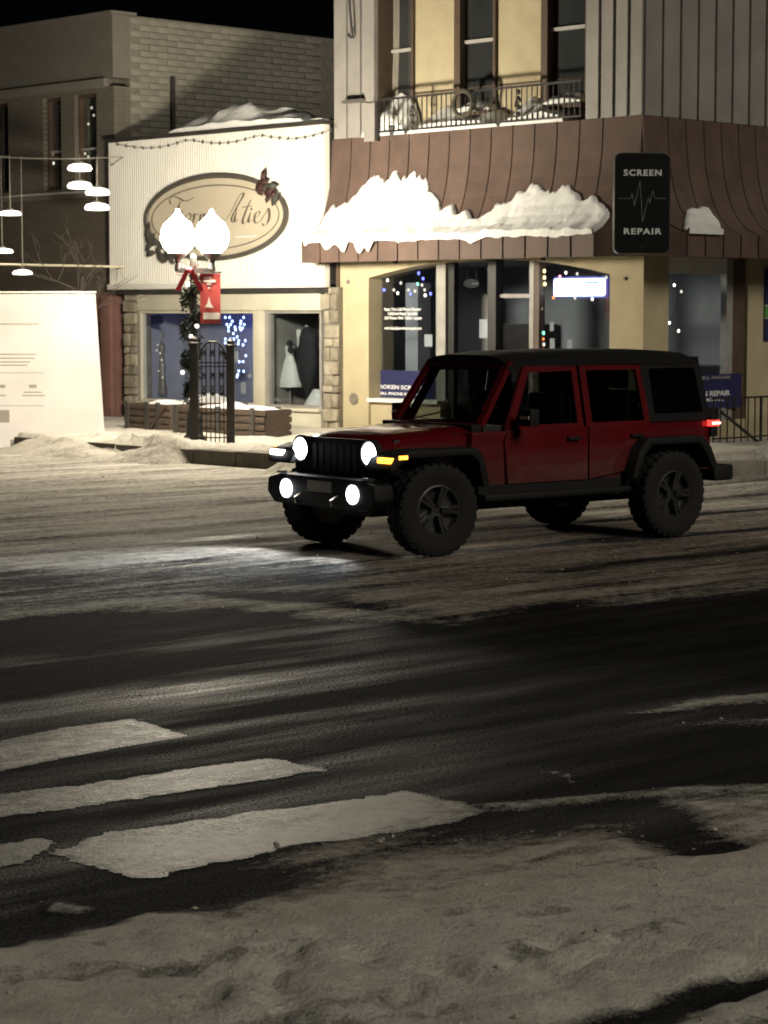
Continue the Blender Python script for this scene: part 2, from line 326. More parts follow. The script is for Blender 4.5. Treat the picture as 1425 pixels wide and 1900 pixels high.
# wheel tracks: two dark ruts behind the vehicle and older ones along the cross street
hd = np.array([-math.cos(.675), -math.sin(.675)]); nr = np.array([-hd[1], hd[0]])
cr = np.array([2.284, 22.83]); u = (X-cr[0])*hd[0]+(Y-cr[1])*hd[1]; v = (X-cr[0])*nr[0]+(Y-cr[1])*nr[1]
for off in (-.8, .8):
    k = np.exp(-((v-off+.12*np.sin(u*.5))/.13)**2)*(.9*(1/(1+np.exp((u-3.2)*4))))
    snow = snow-.42*k
for off, a in ((-3.2, .22), (-2.1, .28), (2.4, .25), (3.7, .2), (4.6, .25), (-4.6, .2)):
    snow = snow-a*np.exp(-((v-off+.4*np.sin(u*.22+off))/.2)**2)*(Y > 19)
Zr = .045*np.clip(snow-.3, 0, 1)*(.6+.8*fbm(X*3, Y*3))+(fbm(X*9, Y*9)-.5)*.012*np.clip(snow, 0, 1)
fgk = soft(P_FG, .12)*(1-soft(P_DK, .05)); near = np.clip((11.0-Y)/3.0, 0, 1)
Zr = Zr+fgk*(.02*near+.035*near*(fbm(X*2.3, Y*2.3)-.45)+.045*near*(fbm(X*9, Y*9,3)-.5))
rng = random.Random(11)                                     # footprints trodden into the near snow
for i in range(40):
    px_, py_ = rng.uniform(300, 1420), rng.uniform(1755, 1895); c = G(px_, py_); a = rng.uniform(0, 3.1); ca, sa = math.cos(a), math.sin(a)
    uu = (X-c.x)*ca+(Y-c.y)*sa; vv = -(X-c.x)*sa+(Y-c.y)*ca; q = (uu/.11)**2+(vv/.05)**2
    Zr = Zr-.04*np.exp(-q*q)*fgk+.012*np.exp(-(np.sqrt(q)-1.5)**2*4)*fgk
Zr = Zr+.0
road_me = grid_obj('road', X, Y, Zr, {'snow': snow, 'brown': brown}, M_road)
road = link('road', road_me); tag(road, kind='structure'); ORG[road.name] = (0, 0, 0)
# painted crossing bars, caked with packed snow
M_bar = ground_material('worn_crossing_bar', (.013, .0132, .0135), (.40, .385, .34), (.50, .46, .36), wet=.44, spec=.09, glint=True)
def bar_mesh(poly, seed):
    P = gp(poly); A = np.array(P); x0, y0 = A.min(0)-.12; x1, y1 = A.max(0)+.12; XX, YY = np.meshgrid(np.arange(x0, x1, .02), np.arange(y0, y1, .02))
    d = sdf(XX+(fbm(XX*5+seed, YY*5)-.5)*.12+(fbm(XX*16+seed, YY*16)-.5)*.05, YY+(fbm(XX*5, YY*5+seed)-.5)*.12+(fbm(XX*16, YY*16+seed)-.5)*.05, P)
    wear = fbm(XX*1.2+seed*7, YY*1.2, 4); sn = np.clip(.5+d/.06, -.2, 1)*.40+1.3*(wear-.5)+.08; k = d > -.04
    return grid_obj('crosswalk_bar', XX, YY, np.full(XX.shape, .0028)+.006*np.clip(d/.08, 0, 1)*fbm(XX*6, YY*6), {'snow': sn, 'brown': np.zeros(XX.shape)}, M_bar, mask=k[:-1, :-1] & k[1:, 1:] & k[1:, :-1] & k[:-1, 1:])
for i, poly in enumerate([
        [(-70, 1392), (0, 1380), (123, 1352), (236, 1338), (346, 1365), (265, 1378), (120, 1405), (0, 1430), (-70, 1445)],
        [(-70, 1492), (0, 1478), (300, 1437), (495, 1408), (595, 1430), (475, 1447), (250, 1482), (0, 1517), (-70, 1528)],
        [(100, 1584), (215, 1548), (500, 1508), (712, 1478), (752, 1470), (812, 1483), (900, 1502), (832, 1525), (712, 1545), (480, 1585), (260, 1628)],
        [(-70, 1582), (0, 1570), (92, 1560), (60, 1592), (0, 1608), (-70, 1622)]]):
    link('crosswalk_bar', bar_mesh(poly, i), road)

# crumbs of snow and ice broken off along the edges of the packed snow
rc = np.random.RandomState(21); q = MB(); cnt = 0; edge_w = np.abs(snow-.45) < .25
cand = np.argwhere((fgk > .25) | (edge_w & (Y < 30))); pick = cand[rc.choice(len(cand), 2600, replace=False)]
for j, i in pick:
    x, y = X[j, i]+rc.uniform(-.03, .03), Y[j, i]+rc.uniform(-.03, .03)
    if y > 15 and rc.rand() < .6: continue
    r_ = .005+.013*rc.rand()**3; z = Zr[j, i]+r_*.3
    vs6 = [(x+r_*a*rc.uniform(.7, 1.4), y+r_*b*rc.uniform(.7, 1.4), z+r_*c*rc.uniform(.5, 1)) for a, b, c in ((1, 0, 0), (0, 1, 0), (-1, 0, 0), (0, -1, 0), (0, 0, 1), (0, 0, -1))]
    q.add(vs6, [(0, 1, 4), (1, 2, 4), (2, 3, 4), (3, 0, 4), (1, 0, 5), (2, 1, 5), (3, 2, 5), (0, 3, 5)])
tag(q.build('snow_crumbs', M_snowd), 'scattered crumbs of dirty snow and ice on the road', 'snow', kind='stuff')
# pavement on the far side: slab in the street frame, its kerb stones, its snow
def outline(nA, mB, rA):                                    # outer edge from far left round the corner to far along the side street
    p = [(-30, -nA), (-2.2, -nA)]
    cx, cy = mB-rA, -2.2+0*nA
    for k in range(1, 13):
        a = math.pi/2*k/12
        p.append((-2.2+(mB+2.2)*math.sin(a), -nA+(nA-0.6)*(1-math.cos(a))))
    return p+[(mB, 25)]
edge = outline(5.2, 3.2, 3)
M_conc = pm('old_concrete', (.30, .275, .23), (.19, .17, .14), 4, .85, bump=.5, bscale=25)
M_kerb = pm('dark_kerb_stone', (.12, .105, .085), (.07, .062, .05), 5, .85, bump=.6, bscale=20, tint=.2)
inner = [(x-(.30 if x > 0 else 0)-(.0), y+.30 if i < 8 else y+.05) for i, (x, y) in enumerate(edge)]
poly = [(x, y) for x, y in inner]+[(-.05, 25), (-.05, .05), (-30, .05)]
mb = MB().prism(poly, -.05, SW, 'z'); me = mb.mesh('pavement'); me.materials.append(M_conc)
pave = link('pavement', me, None, CW, (0, 0, ANG)); tag(pave, kind='structure'); ORG[pave.name] = (0, 0, 0)
pts = []                                                    # kerb stones, each its own piece
for a, b in zip(edge[:-1], edge[1:]):
    L = math.hypot(b[0]-a[0], b[1]-a[1]); k = max(1, int(L/.9))
    for j in range(k): pts.append((a[0]+(b[0]-a[0])*j/k, a[1]+(b[1]-a[1])*j/k))
pts = [p for p in pts if -16 < p[0] and p[1] < 4]
for a, b in zip(pts[:-1], pts[1:]):
    dx, dy = b[0]-a[0], b[1]-a[1]; L = math.hypot(dx, dy); nx, ny = -dy/L, dx/L
    q = [(a[0]+dx*.01, a[1]+dy*.01), (b[0]-dx*.01, b[1]-dy*.01), (b[0]-dx*.01+nx*.28, b[1]-dy*.01+ny*.28), (a[0]+dx*.01+nx*.28, a[1]+dy*.01+ny*.28)]
    MB().prism(q, -.04, SW+.03+random.uniform(-.012, .012), 'z').build('kerb_stone', M_kerb if a[0] < -1.6 else M_conc, pave, bevel=.015)
XK = FA(425, 855, 5.2).x
# snow lying on the pavement, ploughed up along the kerb
gx = np.arange(-17, 3.6, .07); gy = np.arange(-6.4, 6.0, .07); X2, Y2 = np.meshgrid(gx, gy)
din = sdf(X2, Y2, edge+[(-.05, 25), (-.05, .05), (-30, .05)])      # distance inside the pavement
dk = np.minimum.reduce([np.hypot(X2-a, Y2-b) for a, b in pts[::1]])
wall = np.minimum(np.abs(Y2)+(X2 > 0)*9, np.hypot(np.maximum(X2, 0), np.maximum(-Y2, 0)))
base = np.where(din > .0, SW+.045, .03)
bank = .22*np.exp(-((dk-.15)/.55)**2)*np.clip(fbm(X2*.9, Y2*.9)*2.6-.72, 0, 1.4)
hz = base+bank+.09*(fbm(X2*1.3+5, Y2*1.3)-.4)+.05*(fbm(X2*5, Y2*5)-.5)
hz = np.where(din < 0, (.29+din*.40)*np.clip(fbm(X2*.7+3, Y2*.7)*2.2-.15, .25, 1.1)+.06*(fbm(X2*3, Y2*3)-.5)-.02, hz)
bare = np.exp(-(((X2-XK)/.95)**2)**2)*(din < .45)                # kerb face showing below the lamp
bare2 = (X2 > .8)*(din < .42)
hz = hz-(.55*np.clip(bare, 0, 1)+.5*bare2)*np.clip(1-(din-.10)/.35, 0, 1)
hz = np.where(din > .45, np.maximum(hz, SW+.012), hz)
keep = ((din > -1.0) & ~((Y2 > .0) & (X2 < .0)))
mk = keep[:-1, :-1] & keep[1:, 1:] & keep[1:, :-1] & keep[:-1, 1:]
sn2 = np.clip(.82+.25*(fbm(X2*1.1, Y2*1.1)-.5)-.12*(din < 0), 0, 1); br2 = np.clip(.08+.35*(din < .0)*fbm(X2, Y2), 0, 1)
me = grid_obj('pavement_snow', X2, Y2, hz, {'snow': sn2, 'brown': br2}, M_pave_snow, mask=mk)
tag(link('pavement_snow', me, None, CW, (0, 0, ANG)), 'trodden snow lying over the pavement and banked at the kerb', 'snow', kind='stuff')

# ================================================================== CORNER BUILDING
Ybk = 9.0; ZT = 9.6; XL = FA(620, 300).x                        # left end of the street facade
cb = thingF('corner_building', 'yellow corner shop building with brown flared metal skirt roof and grey metal upper cladding', 'building', (XL/2, 4, 0))
PROF = [(.0, 5.08), (.012, 4.78), (.035, 4.5), (.075, 4.25), (.14, 4.0), (.23, 3.78), (.35, 3.6), (.50, 3.46), (.70, 3.36)]
ZF0, ZF1 = 3.02, 3.36
# backing volumes
MB().box(XL, -.06, .42, Ybk, 3.05, ZT).build('upper_wall', M_yellow, cb)
MB().box(-.9, -.05, .06, Ybk-.1, 3.06, ZT-.01).build('side_wall', M_flash, cb)
def clad(axis, a0, a1, z0, z1, n, mat, name='cladding_panel'):
    w = (a1-a0)/n
    for i in range(n):
        lo, hi = a0+i*w+.004, a0+(i+1)*w-.004
        m = MB()
        if axis == 'x': m.box(lo, hi, 0, .055, z0, z1).box(hi-.022, hi, -.035, 0, z0, z1)
        else: m.box(-.055, 0, lo, hi, z0, z1).box(0, .035, lo, lo+.022, z0, z1)
        m.build(name, mat, cb)
xp1 = FA(697, 200).x; xp2 = FA(1086, 200).x
clad('x', XL, xp1, 5.085, ZT, 3, M_grey); clad('x', xp2, -.002, 5.085, ZT, 4, M_grey)
clad('y', .002, 7.2, 5.085, ZT, 17, M_grey)
MB().box(xp1-.06, xp1, .06, .42, 5.0, ZT).box(XL, xp1-.07, .06, .41, 3.07, ZT-.02).build('balcony_cheek', M_trimbrown, cb)
MB().box(xp2, xp2+.06, .06, .42, 5.0, ZT).box(xp2+.07, -.92, .06, .41, 3.07, ZT-.02).build('balcony_cheek', M_trimbrown, cb)
MB().box(xp1, xp2, .0, .42, 4.98, 5.06).build('balcony_ledge', M_grey, cb)
# skirt of curved standing-seam panels
def skirt_panel(fl, fr, axis='A', mat=M_brown):
    m = MB()
    def P(a, n, z, off=0): n = n+off; return (a, -n, z) if axis == 'A' else (n, a, z)
    top = [[P(fl(n), n, z), P(fr(n)-.0, n, z), P(fr(n), n, z, -.03), P(fl(n), n, z, -.03)] for n, z in PROF]
    m.rings(top)
    sgn = 1
    seam = [[P(fr(n)-.016, n, z), P(fr(n)-.016, n, z, .015), P(fr(n), n, z, .015), P(fr(n), n, z)] for n, z in PROF]
    m.rings(seam); return m.build('skirt_panel', mat, cb)
nA = 14; xa0, xa1 = XL-.02, -.30
for i in range(nA):
    a = xa0+(xa1-xa0)*i/nA+.004; b = xa0+(xa1-xa0)*(i+1)/nA-.004
    if i == nA-1: skirt_panel(lambda n: a, lambda n: -.0-.30*n/.7)
    else:
        skirt_panel(lambda n, a=a: a, lambda n, b=b: b)
    MB().box(a, b, -.715, -.685, ZF0, ZF1).box(b-.02, b, -.735, -.715, ZF0, ZF1).build('fascia_panel', M_brown, cb)
nB = 16; yb0 = .15
for i in range(nB):
    a = yb0+.43*i+.004; b = yb0+.43*(i+1)-.004
    skirt_panel((lambda n, b=b: b), (lambda n, a=a, i=i: a if i else .15*n/.7), 'B')
    MB().box(.685, .715, a, b, ZF0-.005, ZF1).box(.715, .735, a, a+.02, ZF0-.005, ZF1).build('fascia_panel', M_brown, cb)
m = MB(); m.rings([[(-.30*n/.7, -n, z), (n, .15*n/.7, z), (n*.9, .15*n/.7+.03, z-.01), (-.30*n/.7+.02, -n+.05, z-.01)] for n, z in PROF]); m.build('corner_facet', M_brown, cb)
MB().prism([(-.30, -.71), (.71, .15), (.68, .17), (-.30, -.67)], ZF0, ZF1, 'z').build('corner_fascia', M_brown, cb)
MB().prism([(XL, -.68), (-.3, -.68), (.68, .15), (.68, 7), (-.02, 7), (-.02, .10), (XL, .10)], ZF0+.03, ZF0+.06, 'z').build('soffit', M_flash, cb)
# skirt end cheek on the left, closing the flare
MB().prism([(-n, z) for n, z in PROF]+[(-.70, ZF0), (0, ZF0)], XL-.045, XL-.022, 'x').build('end_cheek', M_brown, cb)
# upper windows behind the balcony
M_sash = pm('pale_sash_bar', (.42, .40, .37), (.35, .33, .30), 5, .5)
for (pa, pb, sy, cur) in ((712, 767, 95, 1), (866, 919, 76, 0), (1028, 1090, 52, 0)):
    xa, xb = FA(pa, 100, -.42).x, FA(pb, 100, -.42).x; zs = FA((pa+pb)/2, sy, -.42).z; zb = 5.42; zt = zs+1.05
    w = MB().box(xa-.13, xa, .26, .43, zb-.05, zt+.1).box(xb, xb+.05, .36, .43, zb-.05, zt+.1).box(xa, xb, .30, .43, zt, zt+.1).build('window_frame', M_trimbrown, cb)
    MB().box(xa, xb, .405, .412, zb, zt).build('pane', M_glass, w)
    MB().box(xa, xb, .36, .41, zs-.025, zs+.025).build('sash_bar', M_sash, w)
    MB().box(xa-.05, xb+.05, .22, .43, zb-.11, zb-.05).build('window_sill', M_trimbrown, w)
    MB().box(xa, xb, .414, .418, zb, zt).build('blind', M_pane_dark, w)
    if cur:
        q = MB(); q.rings([[(xa+.05+t*.32+.02*math.sin(z*2), .395+.012*math.sin(t*26), z) for t in np.linspace(0, 1, 24)] for z in np.linspace(zb, zt, 8)], close=False); q.build('curtain', M_curtain, w)
MB().box(xp1+.5, xp2-.4, .405, .42, 5.75, 5.78).build('wall_conduit', M_trimbrown, cb)
# ground floor: yellow piers with a segmental-arched shopfront opening
xo0, xo1 = FA(684, 600, -.05).x, FA(1131, 600, -.05).x
zsp = FA(684, 516, -.05).z; zcr = zsp+.27
arch = [(xo0+(xo1-xo0)*k/24, zsp+(zcr-zsp)*(1-((k/12-1)**2))) for k in range(25)]
MB().prism([(XL+.08, SW), (xo0, SW), (xo0, .62), (xo0, zsp)]+arch[1:-1]+[(xo1, zsp), (xo1, SW), (-.0, SW), (-.0, ZF0+.028), (XL+.08, ZF0+.028)], .05, .38, 'y').build('front_wall', M_yellow, cb)
MB().box(XL+.02, XL+.09, .02, .30, SW, ZF0+.03).build('downpipe', M_trimbrown, cb)
yb1 = FB(1241, 560).y; yb2 = FB(1350, 560).y; yb3 = FB(1388, 560).y
MB().box(-.35, -.004, .382, yb1, SW, ZF0+.025).build('side_pier', M_yellow, cb)
MB().box(-.35, -.004, yb3, 6.8, SW, ZF0+.025).build('side_pier', M_yellow, cb)
MB().box(-.33, -.03, yb1, yb3, SW, .55).build('stall_riser', M_yellow, cb)
zw = FA(700, 741, -.3).z
MB().box(xo0, xo0+1.62, .10, .36, SW, zw-.03).build('stall_riser', M_yellow, cb)
MB().box(xo0-.02, xo0+1.62, .02, .40, zw-.03, zw+.03).build('window_sill', M_white, cb)
def fx(p): return FA(p, 600, -.3).x
fr = []
for (a, b, z0, nm, mt, yy) in ((693, 697, zw, 'jamb', M_trimbrown, .28), (814, 831, SW, 'mullion', M_greyframe, .24), (831, 842, SW, 'door_post', M_black, .30), (911, 926, SW, 'door_post', M_black, .22), (985, 993, SW, 'mullion', M_greyframe, .26), (994, 1003, SW, 'mullion', M_trimbrown, .26)):
    MB().box(fx(a), fx(b), yy, .40, z0, ZF0+.02).build(nm, mt, cb)
for a, b, z0 in ((697, 814, zw), (842, 911, .3), (926, 985, .3), (1003, 1131, .75)):
    MB().box(fx(a), fx(b), .335, .343, z0, ZF0).build('shop_pane', M_glass, cb)
zt_ = FA(950, 549, -.3).z; MB().box(fx(926), fx(985), .30, .36, zt_-.03, zt_+.03).build('transom_bar', M_greyframe, cb)
MB().box(fx(930), fx(982), .31, .345, .3, zt_-.12).build('door_glass_frame', M_dark_int, cb) if False else None
MB().box(fx(1003), fx(1131), .25, .39, SW, .75).build('stall_riser', M_yellow, cb)
# side-street window
MB().box(-.10, -.012, yb1+.01, yb2-.01, FB(1295, 508).z, FB(1295, 478).z).build('transom_panel', M_white, cb)
MB().box(-.13, -.02, yb2, yb2+.16, .55, ZF0).build('mullion', M_greyframe, cb); MB().box(-.22, -.06, yb2+.165, yb3, .55, ZF0).build('mullion', M_trimbrown, cb)
MB().box(-.085, -.077, yb1, yb2, .55, FB(1295, 508).z).build('shop_pane', M_glass, cb)
# the room behind the glass
MB().box(XL+.1, -.40, 3.5, 3.6, SW, 3.0).box(XL+.1, XL+.2, .4, 3.5, SW, 3.0).box(XL+.2, -.4, .4, 3.5, 3.0, 3.04).build('room_wall', M_interior, cb)
MB().box(XL+.2, -.4, .4, 3.5, SW-.02, SW+.01).build('room_floor', M_dark_int, cb)
MB().box(fx(735), fx(800), 2.9, 3.4, SW, 2.0).build('shop_shelf', M_dark_int, cb); MB().box(fx(750)-.5, fx(800)-.4, 1.6, 2.1, SW, 1.25).build('shop_counter', M_dark_int, cb)
MB().box(fx(1030), fx(1100), 2.4, 2.9, SW, 1.5).build('shop_shelf', M_dark_int, cb); MB().box(fx(705), fx(728), .9, 1.2, .7, 2.7).build('shop_post', M_interior, cb)
for (px_, py_, w_, h_) in ((898, 610, .20, .30), (795, 632, .18, .2), (1024, 606, .08, .14), (1057, 640, .1, .16), (1025, 640, .1, .2)):
    p = FA(px_, py_, -.37); MB().box(p.x-w_/2, p.x+w_/2, .366, .370, p.z-h_/2, p.z+h_/2).build('paper_notice', M_paper, cb)
# round fittings on the piers
for (px_, py_, r_) in ((657, 740, .10), (646, 523, .035), (1161, 517, .03), (633, 622, .025)):
    p = FA(px_, py_, -.05); MB().lathe([(r_, .05), (r_, .03), (r_*.8, .02)], (p.x, 0, p.z), 18, 'y').build('wall_plate', M_mortar, cb, bevel=.004)
for px_ in (733, 1008):
    p = FA(px_, 489, .3); MB().lathe([(.03, 0), (.05, -.05), (.02, -.07)], (p.x, -.3, ZF0+.03), 12).build('soffit_lamp', M_black, cb)
# bracket high on the left pier
p = FA(655, 40, .02); mb = MB()
mb.tube([(p.x-.05, -.05, p.z+.5), (p.x+.03, -.12, p.z+.2), (p.x+.05, -.10, p.z-.1), (p.x+.05, -.06, p.z-.28)], .018).tube([(p.x, -.06, p.z-.28), (p.x-.04, -.10, p.z-.22), (p.x+.02, -.14, p.z-.2), (p.x+.06, -.10, p.z-.28)], .015); mb.build('wall_bracket', M_iron, cb)
# balcony railing
x0r, x1r = FA(702, 215, .02).x, FA(1079, 190, .02).x
def rl_z(): return 5.14, 5.66
z0r, z1r = rl_z()
rl = MB().box(x0r, x1r, -.03, .0, z1r-.015, z1r+.02).box(x0r, x1r, -.03, .0, z0r-.012, z0r+.012).build('balcony_railing', M_iron, cb)
me = MB().box(-.007, .007, -.007, .007, 0, z1r-z0r-.03).mesh('baluster'); me.materials.append(M_iron)
nb_ = 40
for i in range(nb_+1): inst('baluster', me, rl, (x0r+.03+(x1r-x0r-.06)*i/nb_, -.015, z0r+.012))
for px_ in (765, 961):
    p = FA(px_, 200, .04); q = MB()
    for dz in (-.16, -.05, .08, .18): q.ball((p.x, -.03, 5.40+dz), .035, 8, 5, 1.3)
    for s in (-1, 1): q.tube([(p.x, -.03, 5.4), (p.x+s*.05, -.03, 5.46), (p.x+s*.07, -.03, 5.38), (p.x+s*.03, -.03, 5.32)], .010, 6)
    q.build('cast_ornament', M_iron, rl)
MB().box(x0r-.30, x0r-.05, -.06, .0, 5.0, 5.62).build('end_post', M_grey, rl); MB().box(x0r-.05, x0r+.02, -.05, .0, 5.0, 5.64).build('end_post', M_iron, rl)
MB().box(x0r-.72, x0r-.32, -.16, -.02, 5.64, 5.70).build('end_shelf', M_steel, cb)
# snow clinging to the skirt roof, in two drifts that meet in a dip
def prof_at(t):
    k = t*(len(PROF)-1); i = min(int(k), len(PROF)-2); f = k-i; a, b = PROF[i], PROF[i+1]; return a[0]+(b[0]-a[0])*f, a[1]+(b[1]-a[1])*f
def skirt_snow(axis, a0, a1, top, label, thick, seed, drip=None):
    cols = np.arange(a0, a1, .025); rows = np.linspace(.12, 1.0, 60); r = random.Random(seed); on = {}
    tx = [p[0] for p in top]; ty = [p[1] for p in top]
    def base(a, t): n, z = prof_at(t); return (a, -n, z) if axis == 'A' else (n, a, z)
    for i, a in enumerate(cols):
        for j, t in enumerate(rows):
            q = base(a, t); p = project(W(*q)); on[i, j] = tx[0] <= p[0] <= tx[-1] and p[1] > np.interp(p[0], tx, ty)
    V = {}; vs = []; fs = []
    def vid(i, j, lay):
        if (i, j, lay) in V: return V[i, j, lay]
        e = sum(on.get((i+di, j+dj), j+dj >= len(rows)) for di in (-2, -1, 0, 1, 2) for dj in (-2, -1, 0, 1, 2))/25
        a = cols[i]; t = rows[j]; x, y, z = base(a, t); n0, z0 = prof_at(max(0, t-.03)); n1, z1 = prof_at(min(1, t+.03))
        tn, tz = n1-n0, z1-z0; L = math.hypot(tn, tz); nn, nz = -tz/L, tn/L
        h = (thick*max(0, (e-.35)/.65)**.8*(.5+.9*float(fbm(np.array(a*5.), np.array(t*4.+seed), 4)))*(.45+.55*t)+.006) if lay else .002
        k = (x, y-nn*h, z+nz*h) if axis == 'A' else (x+nn*h, y, z+nz*h)
        V[i, j, lay] = len(vs); vs.append(k); return V[i, j, lay]
    nr_ = len(rows)
    for i in range(len(cols)-1):
        for j in range(nr_-1):
            if all(on[i+a, j+b] for a in (0, 1) for b in (0, 1)):
                fs.append((vid(i, j, 1), vid(i+1, j, 1), vid(i+1, j+1, 1), vid(i, j+1, 1))); fs.append((vid(i, j, 0), vid(i, j+1, 0), vid(i+1, j+1, 0), vid(i+1, j, 0)))
                for (p, q, ok) in (((i, j), (i+1, j), j > 0 and all(on[i+a, j-1] for a in (0, 1))), ((i, j), (i, j+1), i > 0 and all(on[i-1, j+b] for b in (0, 1))), ((i+1, j), (i+1, j+1), i+2 < len(cols) and all(on[i+2, j+b] for b in (0, 1)))):
                    if not ok: fs.append((vid(*p, 0), vid(*q, 0), vid(*q, 1), vid(*p, 1)))
                if j == nr_-2:                              # hanging lip over the fascia
                    d0, d1 = [(drip(cols[i+k]) if drip else 0)+.015 for k in (0, 1)]; o = len(vs)
                    for k, dd in ((0, d0), (1, d1)):
                        q = vs[vid(i+k, j+1, 1)]
                        off = (0, -.03, 0) if axis == 'A' else (.03, 0, 0)
                        vs.append((q[0]+off[0], q[1]+off[1], q[2]-dd*.4)); vs.append((q[0]+off[0]*.8, q[1]+off[1]*.8, min(q[2], 3.36)-dd))
                    fs.append((vid(i, j+1, 1), vid(i+1, j+1, 1), o+2, o)); fs.append((o, o+2, o+3, o+1)); fs.append((o+1, o+3, vid(i+1, j+1, 0), vid(i, j+1, 0)))
    m = MB().add(vs, fs); return F_single(m, 'snow_patch', M_snow, label, 'snow', ((a0+a1)/2, -.5, 3.36) if axis == 'A' else (.5, (a0+a1)/2, 3.36), 'snow on the skirt roof', smooth=True)
TOP1 = [(558, 462), (575, 440), (597, 425), (605, 396), (630, 386), (650, 375), (668, 362), (675, 345), (690, 330), (705, 327), (722, 340), (738, 312), (748, 335), (768, 317), (780, 333), (797, 334), (800, 358), (815, 374), (822, 390), (834, 380), (845, 377), (850, 400), (870, 393), (885, 412), (890, 425)]
TOP2 = [(878, 430), (888, 412), (900, 405), (920, 388), (950, 372), (975, 357), (988, 344), (1002, 340), (1014, 356), (1028, 360), (1042, 348), (1056, 343), (1068, 356), (1084, 372), (1095, 368), (1107, 357), (1113, 374), (1124, 382), (1132, 392)]
drip = lambda a: .0+.20*max(0, float(fbm(np.array(a*5.), np.array(3.3), 3))-.40)*2.2
TOPA = TOP1[:-1]+TOP2[2:]; jr = random.Random(14); TOPJ = []
for i in range(len(TOPA)-1):
    (xa_, ya_), (xb_, yb2_) = TOPA[i], TOPA[i+1]; k = max(1, int((xb_-xa_)/4))
    for j in range(k): TOPJ.append((xa_+(xb_-xa_)*j/k, ya_+(yb2_-ya_)*j/k-(jr.random()**3)*14+jr.uniform(-1, 5)))
TOPJ.append(TOPA[-1])
skirt_snow('A', XL, -.32, TOPJ, 'long jagged two-mound snow drift on the brown skirt roof left of the phone-shaped sign', .10, 2, lambda a: drip(a)*(1 if a < -4.3 else .25)+.08*math.exp(-((a+2.75)/.1)**2))
TOP3 = [(1266, 405), (1270, 392), (1280, 386), (1290, 390), (1298, 384), (1315, 387), (1322, 400), (1334, 416), (1337, 425)]
skirt_snow('B', .16, 1.2, TOP3, 'small lump of snow on the brown skirt roof, right of the black phone-shaped sign', .10, 9)
# snow heaped on the balcony ledge
def heap(x0, x1, y0, y1, z, h, label, seed, name='snow_heap', cat='snow', group='snow on the balcony'):
    nx, ny = 40, 8; V = []; F_ = []
    for i in range(nx+1):
        for j in range(ny+1):
            u, v = i/nx, j/ny; k = (math.sin(math.pi*min(1, max(0, u)))**.4)*(.35+.65*v)
            V.append((x0+(x1-x0)*u, y0+(y1-y0)*v, z+h*k*(.45+.9*float(fbm(np.array(u*(x1-x0)*2.2+seed), np.array(v*1.5), 3)))))
    for i in range(nx):
        for j in range(ny):
            a = i*(ny+1)+j; F_.append((a, a+ny+1, a+ny+2, a+1))
    for i in range(nx): V_ = None
    n0 = len(V); V += [(x, y, z) for x, y, _ in V[:n0]]
    for i in range(nx): F_ += [(i*(ny+1), n0+i*(ny+1), n0+(i+1)*(ny+1), (i+1)*(ny+1))]
    for j in range(ny): F_ += [(j, j+1, n0+j+1, n0+j), (nx*(ny+1)+j, n0+nx*(ny+1)+j, n0+nx*(ny+1)+j+1, nx*(ny+1)+j+1)]
    return F_single(MB().add(V, F_), name, M_snow, label, cat, ((x0+x1)/2, y0, z), group, smooth=True)
xw = [FA(p, 200, -.4).x for p in (700, 775, 860, 930, 1015, 1085)]
heap(xw[0]+.02, xw[1]+.1, -.0, .38, 5.065, .80, 'tall snow heap behind the balcony railing under the leftmost upper window', 1)
heap(xw[1]+.12, xw[3]+.3, -.0, .39, 5.065, .46, 'low snow heap behind the middle of the balcony railing', 4)
heap(xw[3]+.32, xw[5]-.08, -.0, .39, 5.065, .5, 'snow heap behind the right end of the balcony railing', 8)
heap(xw[2]-.02, xw[2]+.75, .20, .40, 5.38, .24, 'snow capping the sill of the middle upper window', 12)
heap(xw[4]+.05, xw[5]+.1, .20, .40, 5.38, .22, 'snow capping the sill of the rightmost upper window', 15)
# wreath on the railing, plant pots on the ledge
M_wreath = pm('dark_wreath_greenery', (.10, .085, .06), (.05, .045, .032), 20, .9, bump=.8)
p = FA(860, 192, .06); q = MB(); ring = [(p.x+.20*math.cos(a), -.075, p.z+.20*math.sin(a)) for a in np.linspace(0, 2*math.pi, 29)]
q.tube(ring, .034, 7); rr = random.Random(4)
for i in range(150):
    a = rr.uniform(0, 6.283); c = Vector((p.x+.20*math.cos(a), -.075, p.z+.20*math.sin(a))); d = Vector((rr.uniform(-1, 1), rr.uniform(-1, .3), rr.uniform(-1, 1))).normalized()*.06; s_ = d.cross(Vector((.3, .5, .8))).normalized()*.012
    q.add([c-s_, c+s_, c+d], [(0, 1, 2)])
F_single(q, 'wreath', M_wreath, 'round bare wreath hung on the balcony railing', 'wreath', (p.x, -.07, p.z))
M_pot = pm('dark_plant_pot', (.05, .045, .04), (.03, .028, .025), 6, .7)
for px_, lab, hh in ((727, 'dark flowerpot with a small conifer at the left of the balcony', .26), (700, 'small empty dark flowerpot at the far left of the balcony', 0)):
    x = FA(px_, 240, 0).x; t = thingF('flowerpot', lab, 'flowerpot', (x, .06, 5.065), 'flowerpots on the balcony')
    MB().lathe([(.07, 0), (.10, .13), (.11, .15), (.09, .15)], (x, .06, 5.065), 14).build('pot', M_pot, t)
    if hh: 
        q = MB()
        for k in range(5): q.lathe([(.09-.014*k, .15+k*.06), (.02, .23+k*.06)], (x, .06, 5.065), 9)
        q.build('conifer', M_wreath, t)

